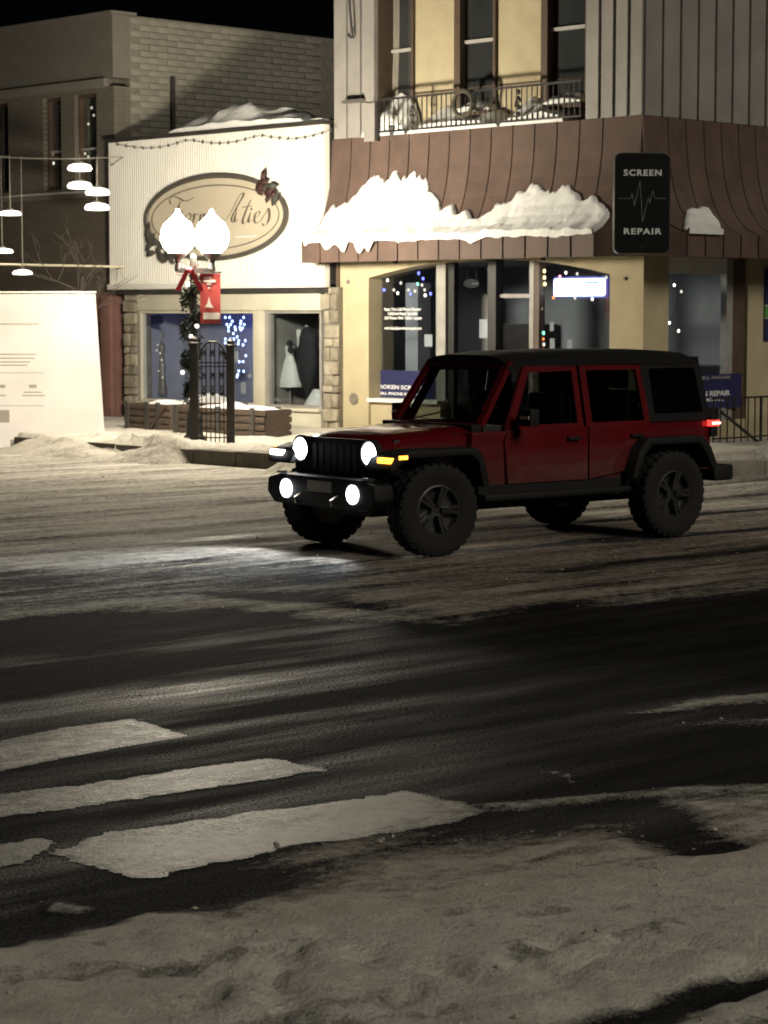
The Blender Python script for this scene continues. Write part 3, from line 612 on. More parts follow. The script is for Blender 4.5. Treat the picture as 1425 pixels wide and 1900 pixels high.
# ------------------------------------------------------------------ phone-shaped sign at the corner
M_signblk = pm('black_sign_face', (.004, .005, .005), (.007, .008, .008), 3, .35)
M_signrim = pm('dark_sign_rim', (.06, .065, .06), (.045, .05, .045), 4, .35, metal=.5)
M_signtx = pm('pale_sign_lettering', (.62, .64, .60), (.5, .52, .48), 5, .6, emit=(.62, .64, .6), estr=.09)
M_wave = pm('green_grey_trace', (.26, .30, .27), (.2, .24, .21), 5, .6, emit=(.26, .30, .27), estr=.06)
dep = 32.0; c = D(1192, 377, dep); ws, hs = 104*dep/FPX, 185*dep/FPX
ps = thingW('phone_sign', 'black phone-shaped box sign reading SCREEN REPAIR with a heartbeat trace', 'sign', c, math.radians(3))
def rrect(w, h, r, n=6):
    o = []
    for cx_, cy_, a0 in ((w/2-r, h/2-r, 0), (-w/2+r, h/2-r, 90), (-w/2+r, -h/2+r, 180), (w/2-r, -h/2+r, 270)):
        for k in range(n+1): a = math.radians(a0+90*k/n); o.append((cx_+r*math.cos(a), cy_+r*math.sin(a)))
    return o
MB().prism(rrect(ws, hs, .10), 0, .16, 'y').build('sign_box', M_signrim, ps, bevel=.012)
MB().prism(rrect(ws-.035, hs-.035, .085), -.006, -.001, 'y').build('sign_face', M_signblk, ps)
R90 = (math.pi/2, 0, 0)
def zpx(py): return (377-py)*dep/FPX
for w_, py_ in (('SCREEN', 322), ('REPAIR', 429)):
    me = text_mesh(w_, .115, extrude=.003, spacing=1.18, bold=.003); me.materials.clear(); me.materials.append(M_signtx)
    xsz = max(v.co.x for v in me.vertices)-min(v.co.x for v in me.vertices)
    o = link('lettering', me, ps, ((-.0), -.010, zpx(py_)), R90); k = 70*dep/FPX/xsz; o.scale = (k, 1.0, 1)
tr = [(370, 1400), (455, 1400), (465, 1365), (482, 1450), (520, 1280), (540, 1560), (580, 1395), (590, 1430), (610, 1345), (625, 1400), (700, 1400)]
tr = [((x/3.8+1050-1192)*dep/FPX, (y/3.8-377)*-dep/FPX) for x, y in tr]; q = MB()
for a, b in zip(tr[:-1], tr[1:]): q.bar((a[0], -.009, a[1]), (b[0], -.009, b[1]), .014, .004)
q.build('heartbeat_trace', M_wave, ps)
MB().lathe([(.022, 0), (.022, .004), (.002, .004)], (0, -.011, zpx(458)), 14, 'y').build('home_button', M_signrim, ps)
MB().box(-.03, .03, .15, .95, .25, .31).box(-.03, .03, .15, .75, -.35, -.29).build('bracket', M_iron, ps)

# ------------------------------------------------------------------ things in the phone shop window
M_lit = pm('lit_sign_face', (.9, .93, 1), (.9, .93, 1), 2, .5, emit=(.80, .90, 1.0), estr=4.0)
M_blue = pm('deep_blue_film', (.018, .021, .085), (.014, .017, .07), 3, .5)
M_bluelit = pm('blue_sign_surround', (.08, .09, .45), (.06, .07, .4), 3, .5, emit=(.10, .12, .75), estr=.35)
p = FA(1075, 533, -.48); wl_, hl_ = FA(1123, 533, -.48).x-FA(1028, 533, -.48).x, .27
t = thingF('lit_window_sign', 'glowing white and blue box sign hung inside the shop window', 'sign', (p.x, .48, p.z))
q = MB(); q.prism([(x+p.x, z+p.z) for x, z in rrect(wl_+.06, hl_+.06, .05)], .485, .55, 'y').build('sign_case', M_bluelit, t)
MB().prism([(x+p.x, z+p.z) for x, z in rrect(wl_, hl_, .04)], .470, .484, 'y').build('sign_face', M_lit, t)
MB().box(p.x+.12, p.x+.40, .462, .468, p.z+.06, p.z+.085).build('blue_stripe', pm('sky_blue_print', (.1, .4, .7), (.1, .4, .7), 3, .5, emit=(.1, .45, .8), estr=.5), t)
ld = bpy.data.lights.new('sign_glow', 'POINT'); ld.energy = 3; ld.color = (.75, .85, 1); ld.shadow_soft_size = .15; lo = bpy.data.objects.new('sign_glow', ld); COL.objects.link(lo); lo.parent = t; lo.location = (0, .6, 0)
M_vinyl = pm('white_window_lettering', (.80, .80, .80), (.7, .7, .7), 5, .6)
def vinyl(lines, label, cat='lettering'):
    px_, py_, w_ = lines[0][1:]; o = FA(px_, py_, -.32); t = thingF('window_lettering', label, cat, (o.x, .328, o.z))
    for txt, cx_, cy_, w in lines:
        p = FA(cx_, cy_, -.32); me = text_mesh(txt, .07, extrude=.001, bold=.0015); me.materials.clear(); me.materials.append(M_vinyl)
        xsz = max(v.co.x for v in me.vertices)-min(v.co.x for v in me.vertices); x_w = FA(cx_+w/2, cy_, -.32).x-FA(cx_-w/2, cy_, -.32).x
        ob = inst('lettering', me, t, (p.x, .328, p.z), R90); ob.scale = (x_w/xsz, 1.0, 1)
    return t
vinyl([('Ryan The Cell Phone Doctor', 746, 574, 68), ('Cellphone Repair Specialist', 746, 582, 55), ('Cell Phones  iPads  Tablets  Laptops', 747, 590, 69), ('www.thecellphonedoctorrepairs.com', 747, 609, 69)], 'four lines of white lettering on the left pane of the phone shop')
xa, xb = fx(698), fx(813)
t = thingF('window_banner', 'dark blue film with white lettering along the bottom of the left shop pane', 'banner', ((xa+xb)/2, .33, zw+.03))
zb_ = FA(760, 688, -.33).z; MB().box(xa, xb, .325, .331, zw+.04, zb_).build('film', M_blue, t)
for txt, cy_, w, cx_ in (('BROKEN SCREEN', 719, 85, 740), ('CELL PHONE REPAIR', 731, 75, 738)):
    p = FA(cx_, cy_, -.32); me = text_mesh(txt, .09 if cy_ < 725 else .06, extrude=.001, bold=.002); me.materials.clear(); me.materials.append(M_vinyl)
    xsz = max(v.co.x for v in me.vertices)-min(v.co.x for v in me.vertices); ob = inst('lettering', me, t, (p.x, .320, p.z), R90); ob.scale = ((FA(cx_+w/2, cy_, -.32).x-FA(cx_-w/2, cy_, -.32).x)/xsz, 1, 1)
y0b, y1b = FB(1243, 720).y, FB(1372, 720).y; zb0, zb1 = FB(1330, 757).z, FB(1330, 694).z
t = thingF('window_banner', 'dark blue banner reading REPAIR on the side-street window behind the red vehicle', 'banner', (.03, (y0b+y1b)/2, zb0))
MB().box(.02, .035, y0b, y1b, zb0, zb1).build('film', M_blue, t)
for txt, cy_, w, cx_ in (('CELL PHONE', 701, 60, 1325), ('SCREEN REPAIR', 731, 85, 1312), ('IPHONE', 742, 50, 1318)):
    p = FB(cx_, cy_, .04); me = text_mesh(txt, .11 if cy_ == 731 else .06, extrude=.001, bold=.002); me.materials.clear(); me.materials.append(M_vinyl if cy_ > 710 else M_greyframe)
    xsz = max(v.co.x for v in me.vertices)-min(v.co.x for v in me.vertices); ob = inst('lettering', me, t, (.041, p.y, p.z), (math.pi/2, 0, math.pi/2)); ob.scale = ((FB(cx_+w/2, cy_, .04).y-FB(cx_-w/2, cy_, .04).y)/xsz, 1, 1)
p = FA(876, 526, -.5); t = thingF('oval_hanging_sign', 'small dark oval sign hanging inside the shop door', 'sign', (p.x, .5, p.z))
MB().lathe([(.17, 0), (.18, .01), (.18, .03), (.17, .04)], (p.x, .48, p.z), 28, 'y', sx=.42, sy=1.0).build('board', M_black, t)
MB().bar((p.x-.1, .5, p.z+.07), (p.x-.1, .5, 3.0), .008).bar((p.x+.1, .5, p.z+.07), (p.x+.1, .5, 3.0), .008).build('cord', M_black, t)
MB().box(p.x+.02, p.x+.16, .474, .478, p.z-.012, p.z+.002).build('print_line', M_greyframe, t)
# strings of coloured bulbs
BULB = {}
def bulb_mat(col, s):
    k = (col, s)
    if k not in BULB: BULB[k] = pm('bulb_%d' % len(BULB), col, col, 3, .4, emit=col, estr=s, sample=False)
    return BULB[k]
def string(name, label, pts, cols, plane, n, r=.017, wire=True, group=None, s=3.0, glow=None):
    P = [plane(x, y, n) for x, y in pts]; o = P[0]; t = thingF(name, label, 'string lights', tuple(o), group)
    if wire:
        q = MB(); q.tube([tuple(p) for p in P], .004, 5); q.build('cable', M_black, t)
    for i, p in enumerate(P):
        c = cols[i % len(cols)]; me_k = 'bulb%.3f%s' % (r, c)
        if me_k not in bpy.data.meshes:
            m = MB().ball((0, 0, 0), r, 8, 6, 1.3).mesh(me_k, smooth=True); m.materials.append(bulb_mat(c, s))
        inst('bulb', bpy.data.meshes[me_k], t, tuple(p))
    if glow:
        l_ = bpy.data.lights.new('string_glow', 'POINT'); l_.energy, l_.color = glow[0], glow[1]; l_.shadow_soft_size = .25
        ob = bpy.data.objects.new('string_glow', l_); COL.objects.link(ob); ob.parent = t; ob.location = glow[2]
    return t
B_, Gn, Wh, Or, Yl, Pk = (.16, .18, 1), (.25, .9, .6), (1, .9, .75), (1, .25, .05), (1, .75, .3), (1, .3, .4)
dm = (.35, .30, .25)
string('string_lights', 'blue and white bulbs strung across the top of the left shop pane', [(692, 521), (719, 520), (713, 538), (731, 538), (738, 544), (744, 525), (758, 538), (762, 545), (770, 540), (777, 507), (785, 517), (775, 527), (783, 529), (789, 548), (799, 545), (788, 538)], [B_, Wh, B_, dm, Wh, dm, dm, B_, dm, B_, B_, Gn, dm, Wh, B_, dm], FA, -.37, .021, s=4.5)
string('string_lights', 'blue and green bulbs hanging down the left edge of the left shop pane', [(692, 535), (692, 570), (694, 592), (692, 623), (694, 637), (694, 645), (694, 660), (693, 677), (694, 727)], [dm, B_, Gn, B_, dm, Wh, dm, dm, B_], FA, -.37, .021, s=4.5)
string('string_lights', 'orange and yellow bulbs hanging down beside the lit shop sign', [(1010, 503), (1010, 515), (1004, 530), (1011, 527), (1004, 573), (1002, 583), (1002, 595), (1008, 618), (1007, 629), (1009, 639), (1008, 650)], [Yl, Yl, Yl, Yl, Yl, Or, Or, Gn, Or, dm, Or], FA, -.37, .024, s=4.5)
string('string_lights', 'pink and white bulbs strung around the lit shop sign', [(1039, 513), (1050, 506), (1071, 508), (1125, 515), (1099, 555), (1067, 553), (1027, 552)], [Pk, Wh, dm, dm, Wh, dm, Or], FA, -.42, .020, s=4.0)
string('string_lights', 'a few white bulbs behind the side-street window', [(1251, 529), (1264, 541), (1242, 599), (1259, 614)], [Wh, dm, Wh, Wh], FB, -.12, .02)
# blue and green sign on the far pier of the side street
y0s = FB(1419, 560, .02).y; t = thingF('wall_sign', 'tall blue wall sign with a green stripe at the right edge of the picture', 'sign', (.03, y0s+.4, FB(1420, 640).z))
for (a, b, mt) in ((632, 591, M_blue), (590, 567, pm('green_print', (.12, .30, .08), (.1, .26, .07), 3, .5)), (566, 500, M_blue)):
    MB().box(.005, .03, y0s, y0s+.8, FB(1420, a).z, FB(1420, b).z).build('sign_panel', mt, t)
MB().box(.004, .034, y0s, y0s+.8, FB(1420, 591).z, FB(1420, 590).z).box(.004, .034, y0s, y0s+.8, FB(1420, 567).z, FB(1420, 566).z).build('white_rule', M_white, t)
# iron stair railing by the side door
xr = .62; ya, yb_ = FB(1322, 780, xr).y, FB(1500, 780, xr).y; zr0, zr1 = SW+.05, FB(1400, 735, xr).z
t = thingF('stair_railing', 'black iron railing with a sloping handrail beside the side door', 'railing', (xr, ya, SW))
MB().box(xr-.015, xr+.015, ya, yb_, zr1-.03, zr1).box(xr-.012, xr+.012, ya, yb_, zr0+.06, zr0+.085).build('rail', M_iron, t)
me = MB().box(-.008, .008, -.008, .008, 0, zr1-zr0-.03).mesh('baluster'); me.materials.append(M_iron)
for i in range(15): inst('baluster', me, t, (xr, ya+.02+(yb_-ya-.04)*i/14, zr0))
p0, p1 = FB(1338, 764, xr+.10), FB(1411, 824, xr+.10); MB().bar(tuple(p0), tuple(p1), .035).bar(tuple(p1), (p1.x, p1.y, zr1), .03).build('handrail', M_iron, t)
# ================================================================== BRIDAL SHOP (single storey, white ribbed front)
XF0, XF1 = FA(214, 400).x, XL-.06
zp = 5.33; zsb = FA(420, 535, .16).z
fs = thingF('bridal_shop', 'single-storey shop with bright white ribbed upper front and two display windows between stone piers', 'building', ((XF0+XF1)/2, 4, 0))
q = MB(); pr = []; nrib = 92; wrib = (XF1-XF0)/nrib
for i in range(nrib): a = XF0+i*wrib; pr += [(a, -.16), (a+wrib*.55, -.16), (a+wrib*.62, -.135), (a+wrib*.93, -.135)]
pr += [(XF1, -.16), (XF1, -.05), (XF0, -.05)]
q.prism(pr, zsb+.10, zp, 'z').build('ribbed_siding', M_white_siding, fs)
MB().box(XF0-.03, XF1+.0, -.19, -.04, zsb, zsb+.10).build('bottom_board', M_white_siding, fs, bevel=.01)
MB().box(XF0, XF1, -.05, .25, zsb+.05, zp-.02).box(XF0, XF1, .25, Ybk, zp-.35, zp-.25).build('parapet', M_flash, fs)
MB().box(XF0-.03, XF1, -.20, .28, zp, zp+.07).build('coping', M_flash, fs)
MB().box(XF0+.02, XF1-.02, -.10, .3, zsb-.09, zsb-.005).build('lintel', M_flash, fs)
MB().box(XF0-.0, XF0+.03, -.175, -.162, zsb+.1, zp).build('corner_flashing', M_flash, fs)
zh = FA(420, 576, .0).z
xw0, xw1, xm0, xm1, xw2 = [FA(p, 650, 0).x for p in (253, 471, 471, 489, 594)]
MB().box(xw0-.05, xw2+.03, -.03, .25, zh, zsb-.095).build('header_board', M_cream, fs, bevel=.01)
zs_ = FA(540, 757, 0).z
MB().box(xw0, xm1, .0, .22, SW, zs_-.05).build('stall_riser', M_cream, fs); MB().box(xm1+.003, xw2+.03, -.012, .22, SW, zs_-.05).build('stall_riser', M_cream, fs)
MB().box(xw0-.02, xw2+.03, -.07, .2, zs_-.05, zs_+.0).build('window_sill', M_cream, fs, bevel=.012)
MB().box(xm0, xm1, -.02, .2, zs_, zh).build('mullion', M_cream, fs, bevel=.008)
for a, b in ((xw0, xm0), (xm1, xw2)):
    fr_ = MB().box(a, a+.10, .03, .16, zs_, zh).box(b-.05, b, .03, .16, zs_, zh).box(a+.10, b-.05, .03, .16, zh-.05, zh).box(a+.10, b-.05, .03, .16, zs_, zs_+.05).build('window_frame', M_greyframe if a == xm1 else M_cream, fs)
    MB().box(a+.10, b-.05, .09, .097, zs_+.05, zh-.05).build('pane', M_glass, fr_)
M_int_blue = pm('pale_window_backing', (.42, .42, .50), (.30, .30, .38), 1.2, .9)
MB().box(xw0, xm0+.05, 1.1, 1.15, zs_-.1, zh+.2).box(xw0-.05, xw0, .12, 1.1, zs_-.1, zh+.2).box(xw0, xm0, .1, 1.1, zh+.1, zh+.15).build('display_backing', M_int_blue, fs)
MB().box(xm1, xw2+.05, 1.5, 1.55, zs_-.1, zh+.2).box(xw2+.05, xw2+.1, .12, 1.5, zs_-.1, zh+.2).build('display_backing', M_dark_int, fs)
MB().box(xm0+.05, xm1-.02, .2, 1.5, zs_-.1, zh+.2).build('display_partition', M_greyframe, fs)
MB().box(xw0-.05, xw2+.1, .16, 1.55, zs_-.12, zs_-.06).build('display_floor', M_greyframe, fs)
# stone piers
def pier(x0, x1, z1, seed):
    pr_ = MB().box(x0+.02, x1-.02, -.04, .3, SW, z1).build('stone_pier', M_mortar, fs); r = random.Random(seed); z = SW; 
    while z < z1-.05:
        h = min(r.uniform(.13, .26), z1-z); k = r.choice((1, 2, 2)); x = x0
        cuts = [x0]+([x0+(x1-x0)*r.uniform(.35, .65)] if k == 2 else [])+[x1]
        for a, b in zip(cuts[:-1], cuts[1:]):
            j = lambda s=.014: r.uniform(-s, s); d = r.uniform(.06, .11)
            m = MB(); lo = [(a+.012+j(), z+.010+j()), (b-.012+j(), z+.010+j()), (b-.012+j(), z+h-.010+j()), (a+.012+j(), z+h-.010+j())]
            m.rings([[(u, -.03, v) for u, v in lo], [(u, -d, v) for u, v in lo]]); m.build('stone', M_stone, pr_, bevel=.022)
        z += h
pier(FA(597, 650, .1).x, FA(626, 650, .1).x, zsb-.0, 3); pier(FA(228, 650, .1).x, FA(251, 650, .1).x, zsb-.10, 6)
# string of unlit bulbs drooping along the top of the white front
ptsb = []
for i in range(26):
    u = i/25; ptsb.append((218+u*395, 268+u*(-26)+11*abs(math.sin(u*math.pi*3.0))))
t = string('string_lights', 'unlit bulb string drooping along the top of the white ribbed front', ptsb, [(.10, .09, .08)], FA, .20, .022, s=0.0)
# roof snow
xs0, xs1 = FA(325, 240, 0).x, FA(578, 235, 0).x
heap(xs0, xs1, -.17, .16, zp+.072, .40, 'wind-shaped snow drift on the roof edge above the white ribbed front', 21, 'roof_snow', 'snow', 'snow on the roofs')
heap(xs1+.05, XF1-.02, -.15, .8, zp+.072, .12, 'thin strip of roof snow at the right end of the white ribbed front', 31, 'roof_snow', 'snow', 'snow on the roofs')
# oval sign
cxs = FA(402, 403, .2); e0, e1 = FA(270, 403, .2).x, FA(534, 403, .2).x; rx_ = (e1-e0)/2; rz_ = (FA(402, 322, .2).z-FA(402, 484, .2).z)/2; ox, oz = (e0+e1)/2, cxs.z
M_signcream = pm('tan_sign_board', (.55, .49, .38), (.49, .43, .33), 1.5, .5); M_signedge = pm('grey_sign_rim', (.085, .075, .06), (.06, .052, .042), 5, .6)
so = thingF('oval_shop_sign', 'large tan oval sign with dark rim and script name Formalities', 'sign', (ox, -.2, oz))
ell = lambda k, y: [(ox+rx_*k*math.cos(a)*1, y, oz+rz_*(1-(1-k)*rx_/rz_)*math.sin(a)) for a in np.linspace(0, 2*math.pi, 64, endpoint=False)]
m = MB(); m.rings([ell(.958, -.18), ell(.958, -.215)]); m.build('board', M_signcream, so)
m = MB(); m.rings([ell(.957, -.17), ell(1.0, -.17), ell(1.0, -.245), ell(.965, -.245), ell(.957, -.216)], caps=False); m.build('rim', M_signedge, so)
m = MB(); m.rings([ell(.90, -.216), ell(.90, -.222), ell(.89, -.222), ell(.89, -.216)], caps=False); m.build('inner_line', M_signedge, so)
STK = [[(275, 375), (262, 345), (285, 310), (330, 315), (390, 345), (430, 340), (468, 320)], [(372, 345), (350, 370), (335, 430), (325, 500), (300, 545), (265, 560), (240, 540)], [(285, 440), (330, 432), (385, 440)],
       [(430, 455), (405, 475), (398, 510), (412, 535), (438, 520), (450, 485), (440, 458), (430, 455)], [(465, 470), (478, 460), (476, 500), (470, 535)], [(476, 490), (495, 462), (515, 465)],
       [(535, 465), (532, 500), (525, 535)], [(534, 490), (552, 462), (566, 470), (560, 535)], [(562, 490), (582, 462), (597, 472), (590, 525), (602, 535), (620, 515)],
       [(668, 470), (645, 462), (628, 490), (632, 525), (650, 530), (668, 500), (672, 465), (666, 520), (680, 535), (700, 515), (735, 520)],
       [(735, 530), (790, 470), (850, 350), (890, 285), (912, 278), (908, 305), (860, 390), (815, 480), (808, 520), (824, 532), (838, 515)], [(850, 445), (836, 495), (838, 530), (862, 512)], [(978, 338), (940, 420), (905, 520), (915, 548), (945, 520)], [(900, 405), (940, 395), (990, 392)],
       [(975, 448), (958, 505), (960, 535), (985, 515)], [(1005, 505), (1040, 480), (1058, 450), (1042, 438), (1020, 460), (1008, 510), (1022, 542), (1058, 525)], [(1060, 525), (1110, 450), (1132, 410), (1142, 470), (1128, 535), (1095, 562), (1078, 545)]]
M_script = pm('dark_script_lettering', (.10, .085, .06), (.08, .065, .045), 5, .6)
for st in STK:
    P = [FA(260+x/4.75, 300+y/4.75, .215) for x, y in st]; P = catmull([(p.x, -.228, p.z) for p in P], 6); n_ = len(P); m = MB(); rs_ = []
    for i, p in enumerate(P):
        d = P[min(i+1, n_-1)]-P[max(i-1, 0)]; w = .009+.017*max(0, -d.normalized().z if d.length > 0 else 0)*math.sin(math.pi*i/(n_-1))
        sd_ = Vector((w, 0, .006)); rs_.append([p-sd_, p+sd_, p+sd_+Vector((0, .012, 0)), p-sd_+Vector((0, .012, 0))])
    m.rings(rs_); m.build('script_stroke', M_script, so)
for px_, py_ in ((439, 389), (467, 388)):
    p = FA(px_, py_, .215); MB().ball((p.x, -.222, p.z), .02, 8, 5).build('script_dot', M_script, so)
p0, p1 = FA(437, 440, .22), FA(475, 438, .22); MB().bar(tuple(p0), tuple(p1), .012, .02).build('underline', M_white, so)
# leaf sprays tied to the sign
M_leafd = pm('dark_red_leaf', (.05, .014, .012), (.03, .01, .009), 9, .6); M_leafg = pm('grey_green_leaf', (.06, .055, .045), (.035, .033, .028), 9, .7)
def spray(name, label, pts, mats, n, sz, seed):
    o = FA(*pts[0], n); t = thingF(name, label, 'decoration', (o.x, -n, o.z)); r = random.Random(seed)
    for i, (x, y) in enumerate(pts):
        p = FA(x, y, n); a = r.uniform(0, 6.28); L = sz*r.uniform(.8, 1.25); w = L*.42; ca, sa = math.cos(a), math.sin(a); R = lambda u, v, d: (p.x+u*ca-v*sa, p.y-d, p.z+u*sa+v*ca)
        m = MB().add([R(-L, 0, 0), R(-L*.4, w, .02), R(L*.4, w*.9, .02), R(L, 0, -.02), R(L*.4, -w*.9, .02), R(-L*.4, -w, .02), R(0, 0, .05), R(0, 0, -.03)], [(0, 1, 6), (1, 2, 6), (2, 3, 6), (3, 4, 6), (4, 5, 6), (5, 0, 6), (1, 0, 7), (2, 1, 7), (3, 2, 7), (4, 3, 7), (5, 4, 7), (0, 5, 7)])
        m.build('leaf', mats[i % len(mats)], t)
spray('leaf_spray', 'dark red and green leaf spray tied to the upper right of the oval sign', [(489, 326), (484, 346), (492, 350), (500, 356), (508, 362), (505, 345), (480, 352), (497, 368), (510, 370), (488, 338)], [M_leafd, M_leafd, M_leafg], .30, .13, 3)
spray('leaf_spray', 'large drooping grey leaf spray at the lower left of the oval sign', [(275, 430), (280, 445), (277, 458), (288, 450), (296, 462), (305, 455), (312, 468), (322, 462), (280, 470), (300, 476), (318, 480), (276, 438)], [M_leafg], .30, .16, 8)
# ---- display windows: gowns, tuxedo, blue icicle lights
M_gown = pm('white_tulle', (.86, .86, .83), (.76, .76, .73), 8, .85, bump=.4, stretch=(6, 6, .5)); M_sparkle = pm('grey_sequin_cloth', (.42, .38, .34), (.10, .09, .08), 40, .3, metal=.4, bump=.6, bscale=60)
M_tux = pm('black_suit_cloth', (.018, .019, .024), (.012, .012, .015), 8, .8)
def figure(px_, pyb, pyt, n, name, label, cat, prof, mat, extra=None, sy=.62):
    p = FA(px_, pyb, n); q_ = FA(px_, pyt, n); h = q_.z-p.z; t = thingF(name, label, cat, tuple(p))
    m = MB()
    rs_ = []
    for r_, z_ in prof:
        rs_.append([(p.x+r_*h*math.cos(a)*(1+.03*math.sin(a*9)*(z_ < .5)), p.y+r_*h*math.sin(a)*sy*(1+.03*math.sin(a*9)*(z_ < .5)), p.z+z_*h) for a in np.linspace(0, 2*math.pi, 28, endpoint=False)])
    m.rings(rs_); m.build('garment', mat, t, smooth=True, ang=70)
    return t, p, h
zfl = FA(540, 750, -.5).z
t, p, h = figure(538, 718, 642, -.55, 'white_gown', 'white gown with full tulle skirt on a stand in the right display window', 'gown', [(.36, 0), (.37, .03), (.30, .30), (.20, .55), (.125, .72), (.115, .76), (.135, .86), (.15, .95), (.13, 1.0)], M_gown)
MB().lathe([(.02, -.30), (.02, 0)], (p.x, p.y, p.z), 8).lathe([(.13, -.32), (.13, -.30)], (p.x, p.y, p.z), 14).build('stand', M_greyframe, t)
MB().ball((p.x, p.y, p.z+h*1.06), .06, 10, 6).build('neck_block', M_tux, t); MB().ball((p.x+.13, p.y-.10, p.z+h*.92), .055, 8, 6, 1.3).build('black_bow', M_tux, t)
t, p, h = figure(571, 732, 606, -.45, 'tuxedo', 'black tuxedo jacket with white shirt front on a stand in the right display window', 'suit', [(.05, .0), (.07, .08), (.15, .22), (.20, .40), (.205, .55), (.19, .72), (.21, .84), (.17, .93), (.07, .97), (.06, 1.0)], M_tux)
MB().add([(p.x-.13, p.y-.145, p.z+h*.95), (p.x-.02, p.y-.150, p.z+h*.96), (p.x-.09, p.y-.158, p.z+h*.70), (p.x-.13, p.y-.125, p.z+h*.94), (p.x-.02, p.y-.13, p.z+h*.95), (p.x-.09, p.y-.138, p.z+h*.70)], [(0, 1, 2), (5, 4, 3), (0, 3, 4, 1), (1, 4, 5, 2), (2, 5, 3, 0)]).build('shirt_front', M_white, t)
MB().ball((p.x+.0, p.y-.02, p.z+h*1.0), .035, 8, 5).build('neck_block', M_greyframe, t)
MB().lathe([(.02, -.22), (.02, .05)], (p.x, p.y, p.z), 8).build('stand', M_black, t)
t, p, h = figure(590, 765, 722, -.40, 'white_drape', 'white fabric draped down to the floor beside the tuxedo', 'fabric', [(.95, 0), (.8, .25), (.55, .6), (.28, .95), (.2, 1.0)], M_gown)
t, p, h = figure(297, 733, 622, -.6, 'sequin_gown', 'long grey sequinned gown in the left display window', 'gown', [(.15, 0), (.16, .03), (.12, .3), (.13, .5), (.09, .62), (.12, .74), (.13, .82), (.06, .90), (.045, .94)], M_sparkle)
MB().ball((p.x, p.y, p.z+h*1.0), .09, 10, 7, 1.25).build('mannequin_head', M_greyframe, t)
cz = zh-.06; x0c, x1c = FA(262, 650, -.8).x, FA(290, 650, -.8).x
m = MB(); m.rings([[(x0c+(x1c-x0c)*t_+.0, .8+.04*math.sin(t_*30), z) for t_ in np.linspace(0, 1, 40)] for z in (zs_-.02, (zs_+cz)/2, cz)], close=False)
me = m.mesh('curtain', (x0c, .8, zs_), smooth=True, ang=80); me.materials.append(pm('pale_sheer_curtain', (.55, .55, .62), (.42, .42, .5), 4, .85)); o = link('curtain', me, None, W(x0c, .8, zs_), (0, 0, ANG)); tag(o, 'pale curtain at the left of the left display window', 'curtain')
t = thingF('window_card', 'dark blue card at the top of the left display window', 'card', tuple(FA(285, 600, -.12))); a, b = FA(272, 601, -.12), FA(303, 586, -.12); MB().box(a.x, b.x, .115, .12, a.z, b.z).build('card', M_blue, t)
for px_, py_, w_, h_, lab in ((437, 662, .17, .19, 'square white price card amid the blue lights'), (452, 720, .13, .22, 'tall rounded white card low in the left display window'), (464, 697, .10, .08, 'small white card beside the window mullion')):
    p = FA(px_, py_, -.25); t = thingF('price_card', lab, 'card', tuple(p), 'cards in the bridal window')
    MB().prism([(x+p.x, z+p.z) for x, z in rrect(w_, h_, .03)], .245, .25, 'y').build('card', M_paper, t)
ic = [(418, 589), (426, 589), (452, 589), (431, 596), (447, 596), (421, 602), (428, 602), (446, 601), (453, 602), (424, 607), (436, 607), (445, 608), (450, 609), (424, 614), (437, 612), (447, 612), (433, 619), (440, 625), (434, 629), (428, 629), (418, 629), (443, 632), (455, 632), (418, 636), (442, 638), (451, 640), (456, 660), (440, 668), (444, 671), (451, 671), (433, 674), (443, 688), (452, 689), (441, 695), (440, 699)]
M_ib = (.38, .50, 1.0)
t = string('icicle_lights', 'curtain of blue-white fairy lights in the left display window', ic, [M_ib], FA, -.35, .019, wire=False, s=7, glow=(9, (.16, .22, 1.0), (0, -.0, 0)))
q = MB()
for px_ in (420, 428, 437, 445, 452): a, b = FA(px_, 582, -.37), FA(px_, 700, -.37); q.bar(tuple(a), tuple(b), .004)
q.build('cable', M_black, t)
t = string('string_lights', 'white bulbs around the silver gown, left display window', [(293, 640), (291, 650), (297, 655), (300, 668), (294, 688), (302, 700)], [(.8, .72, .6)], FA, -.44, .014, wire=False, s=1.0)
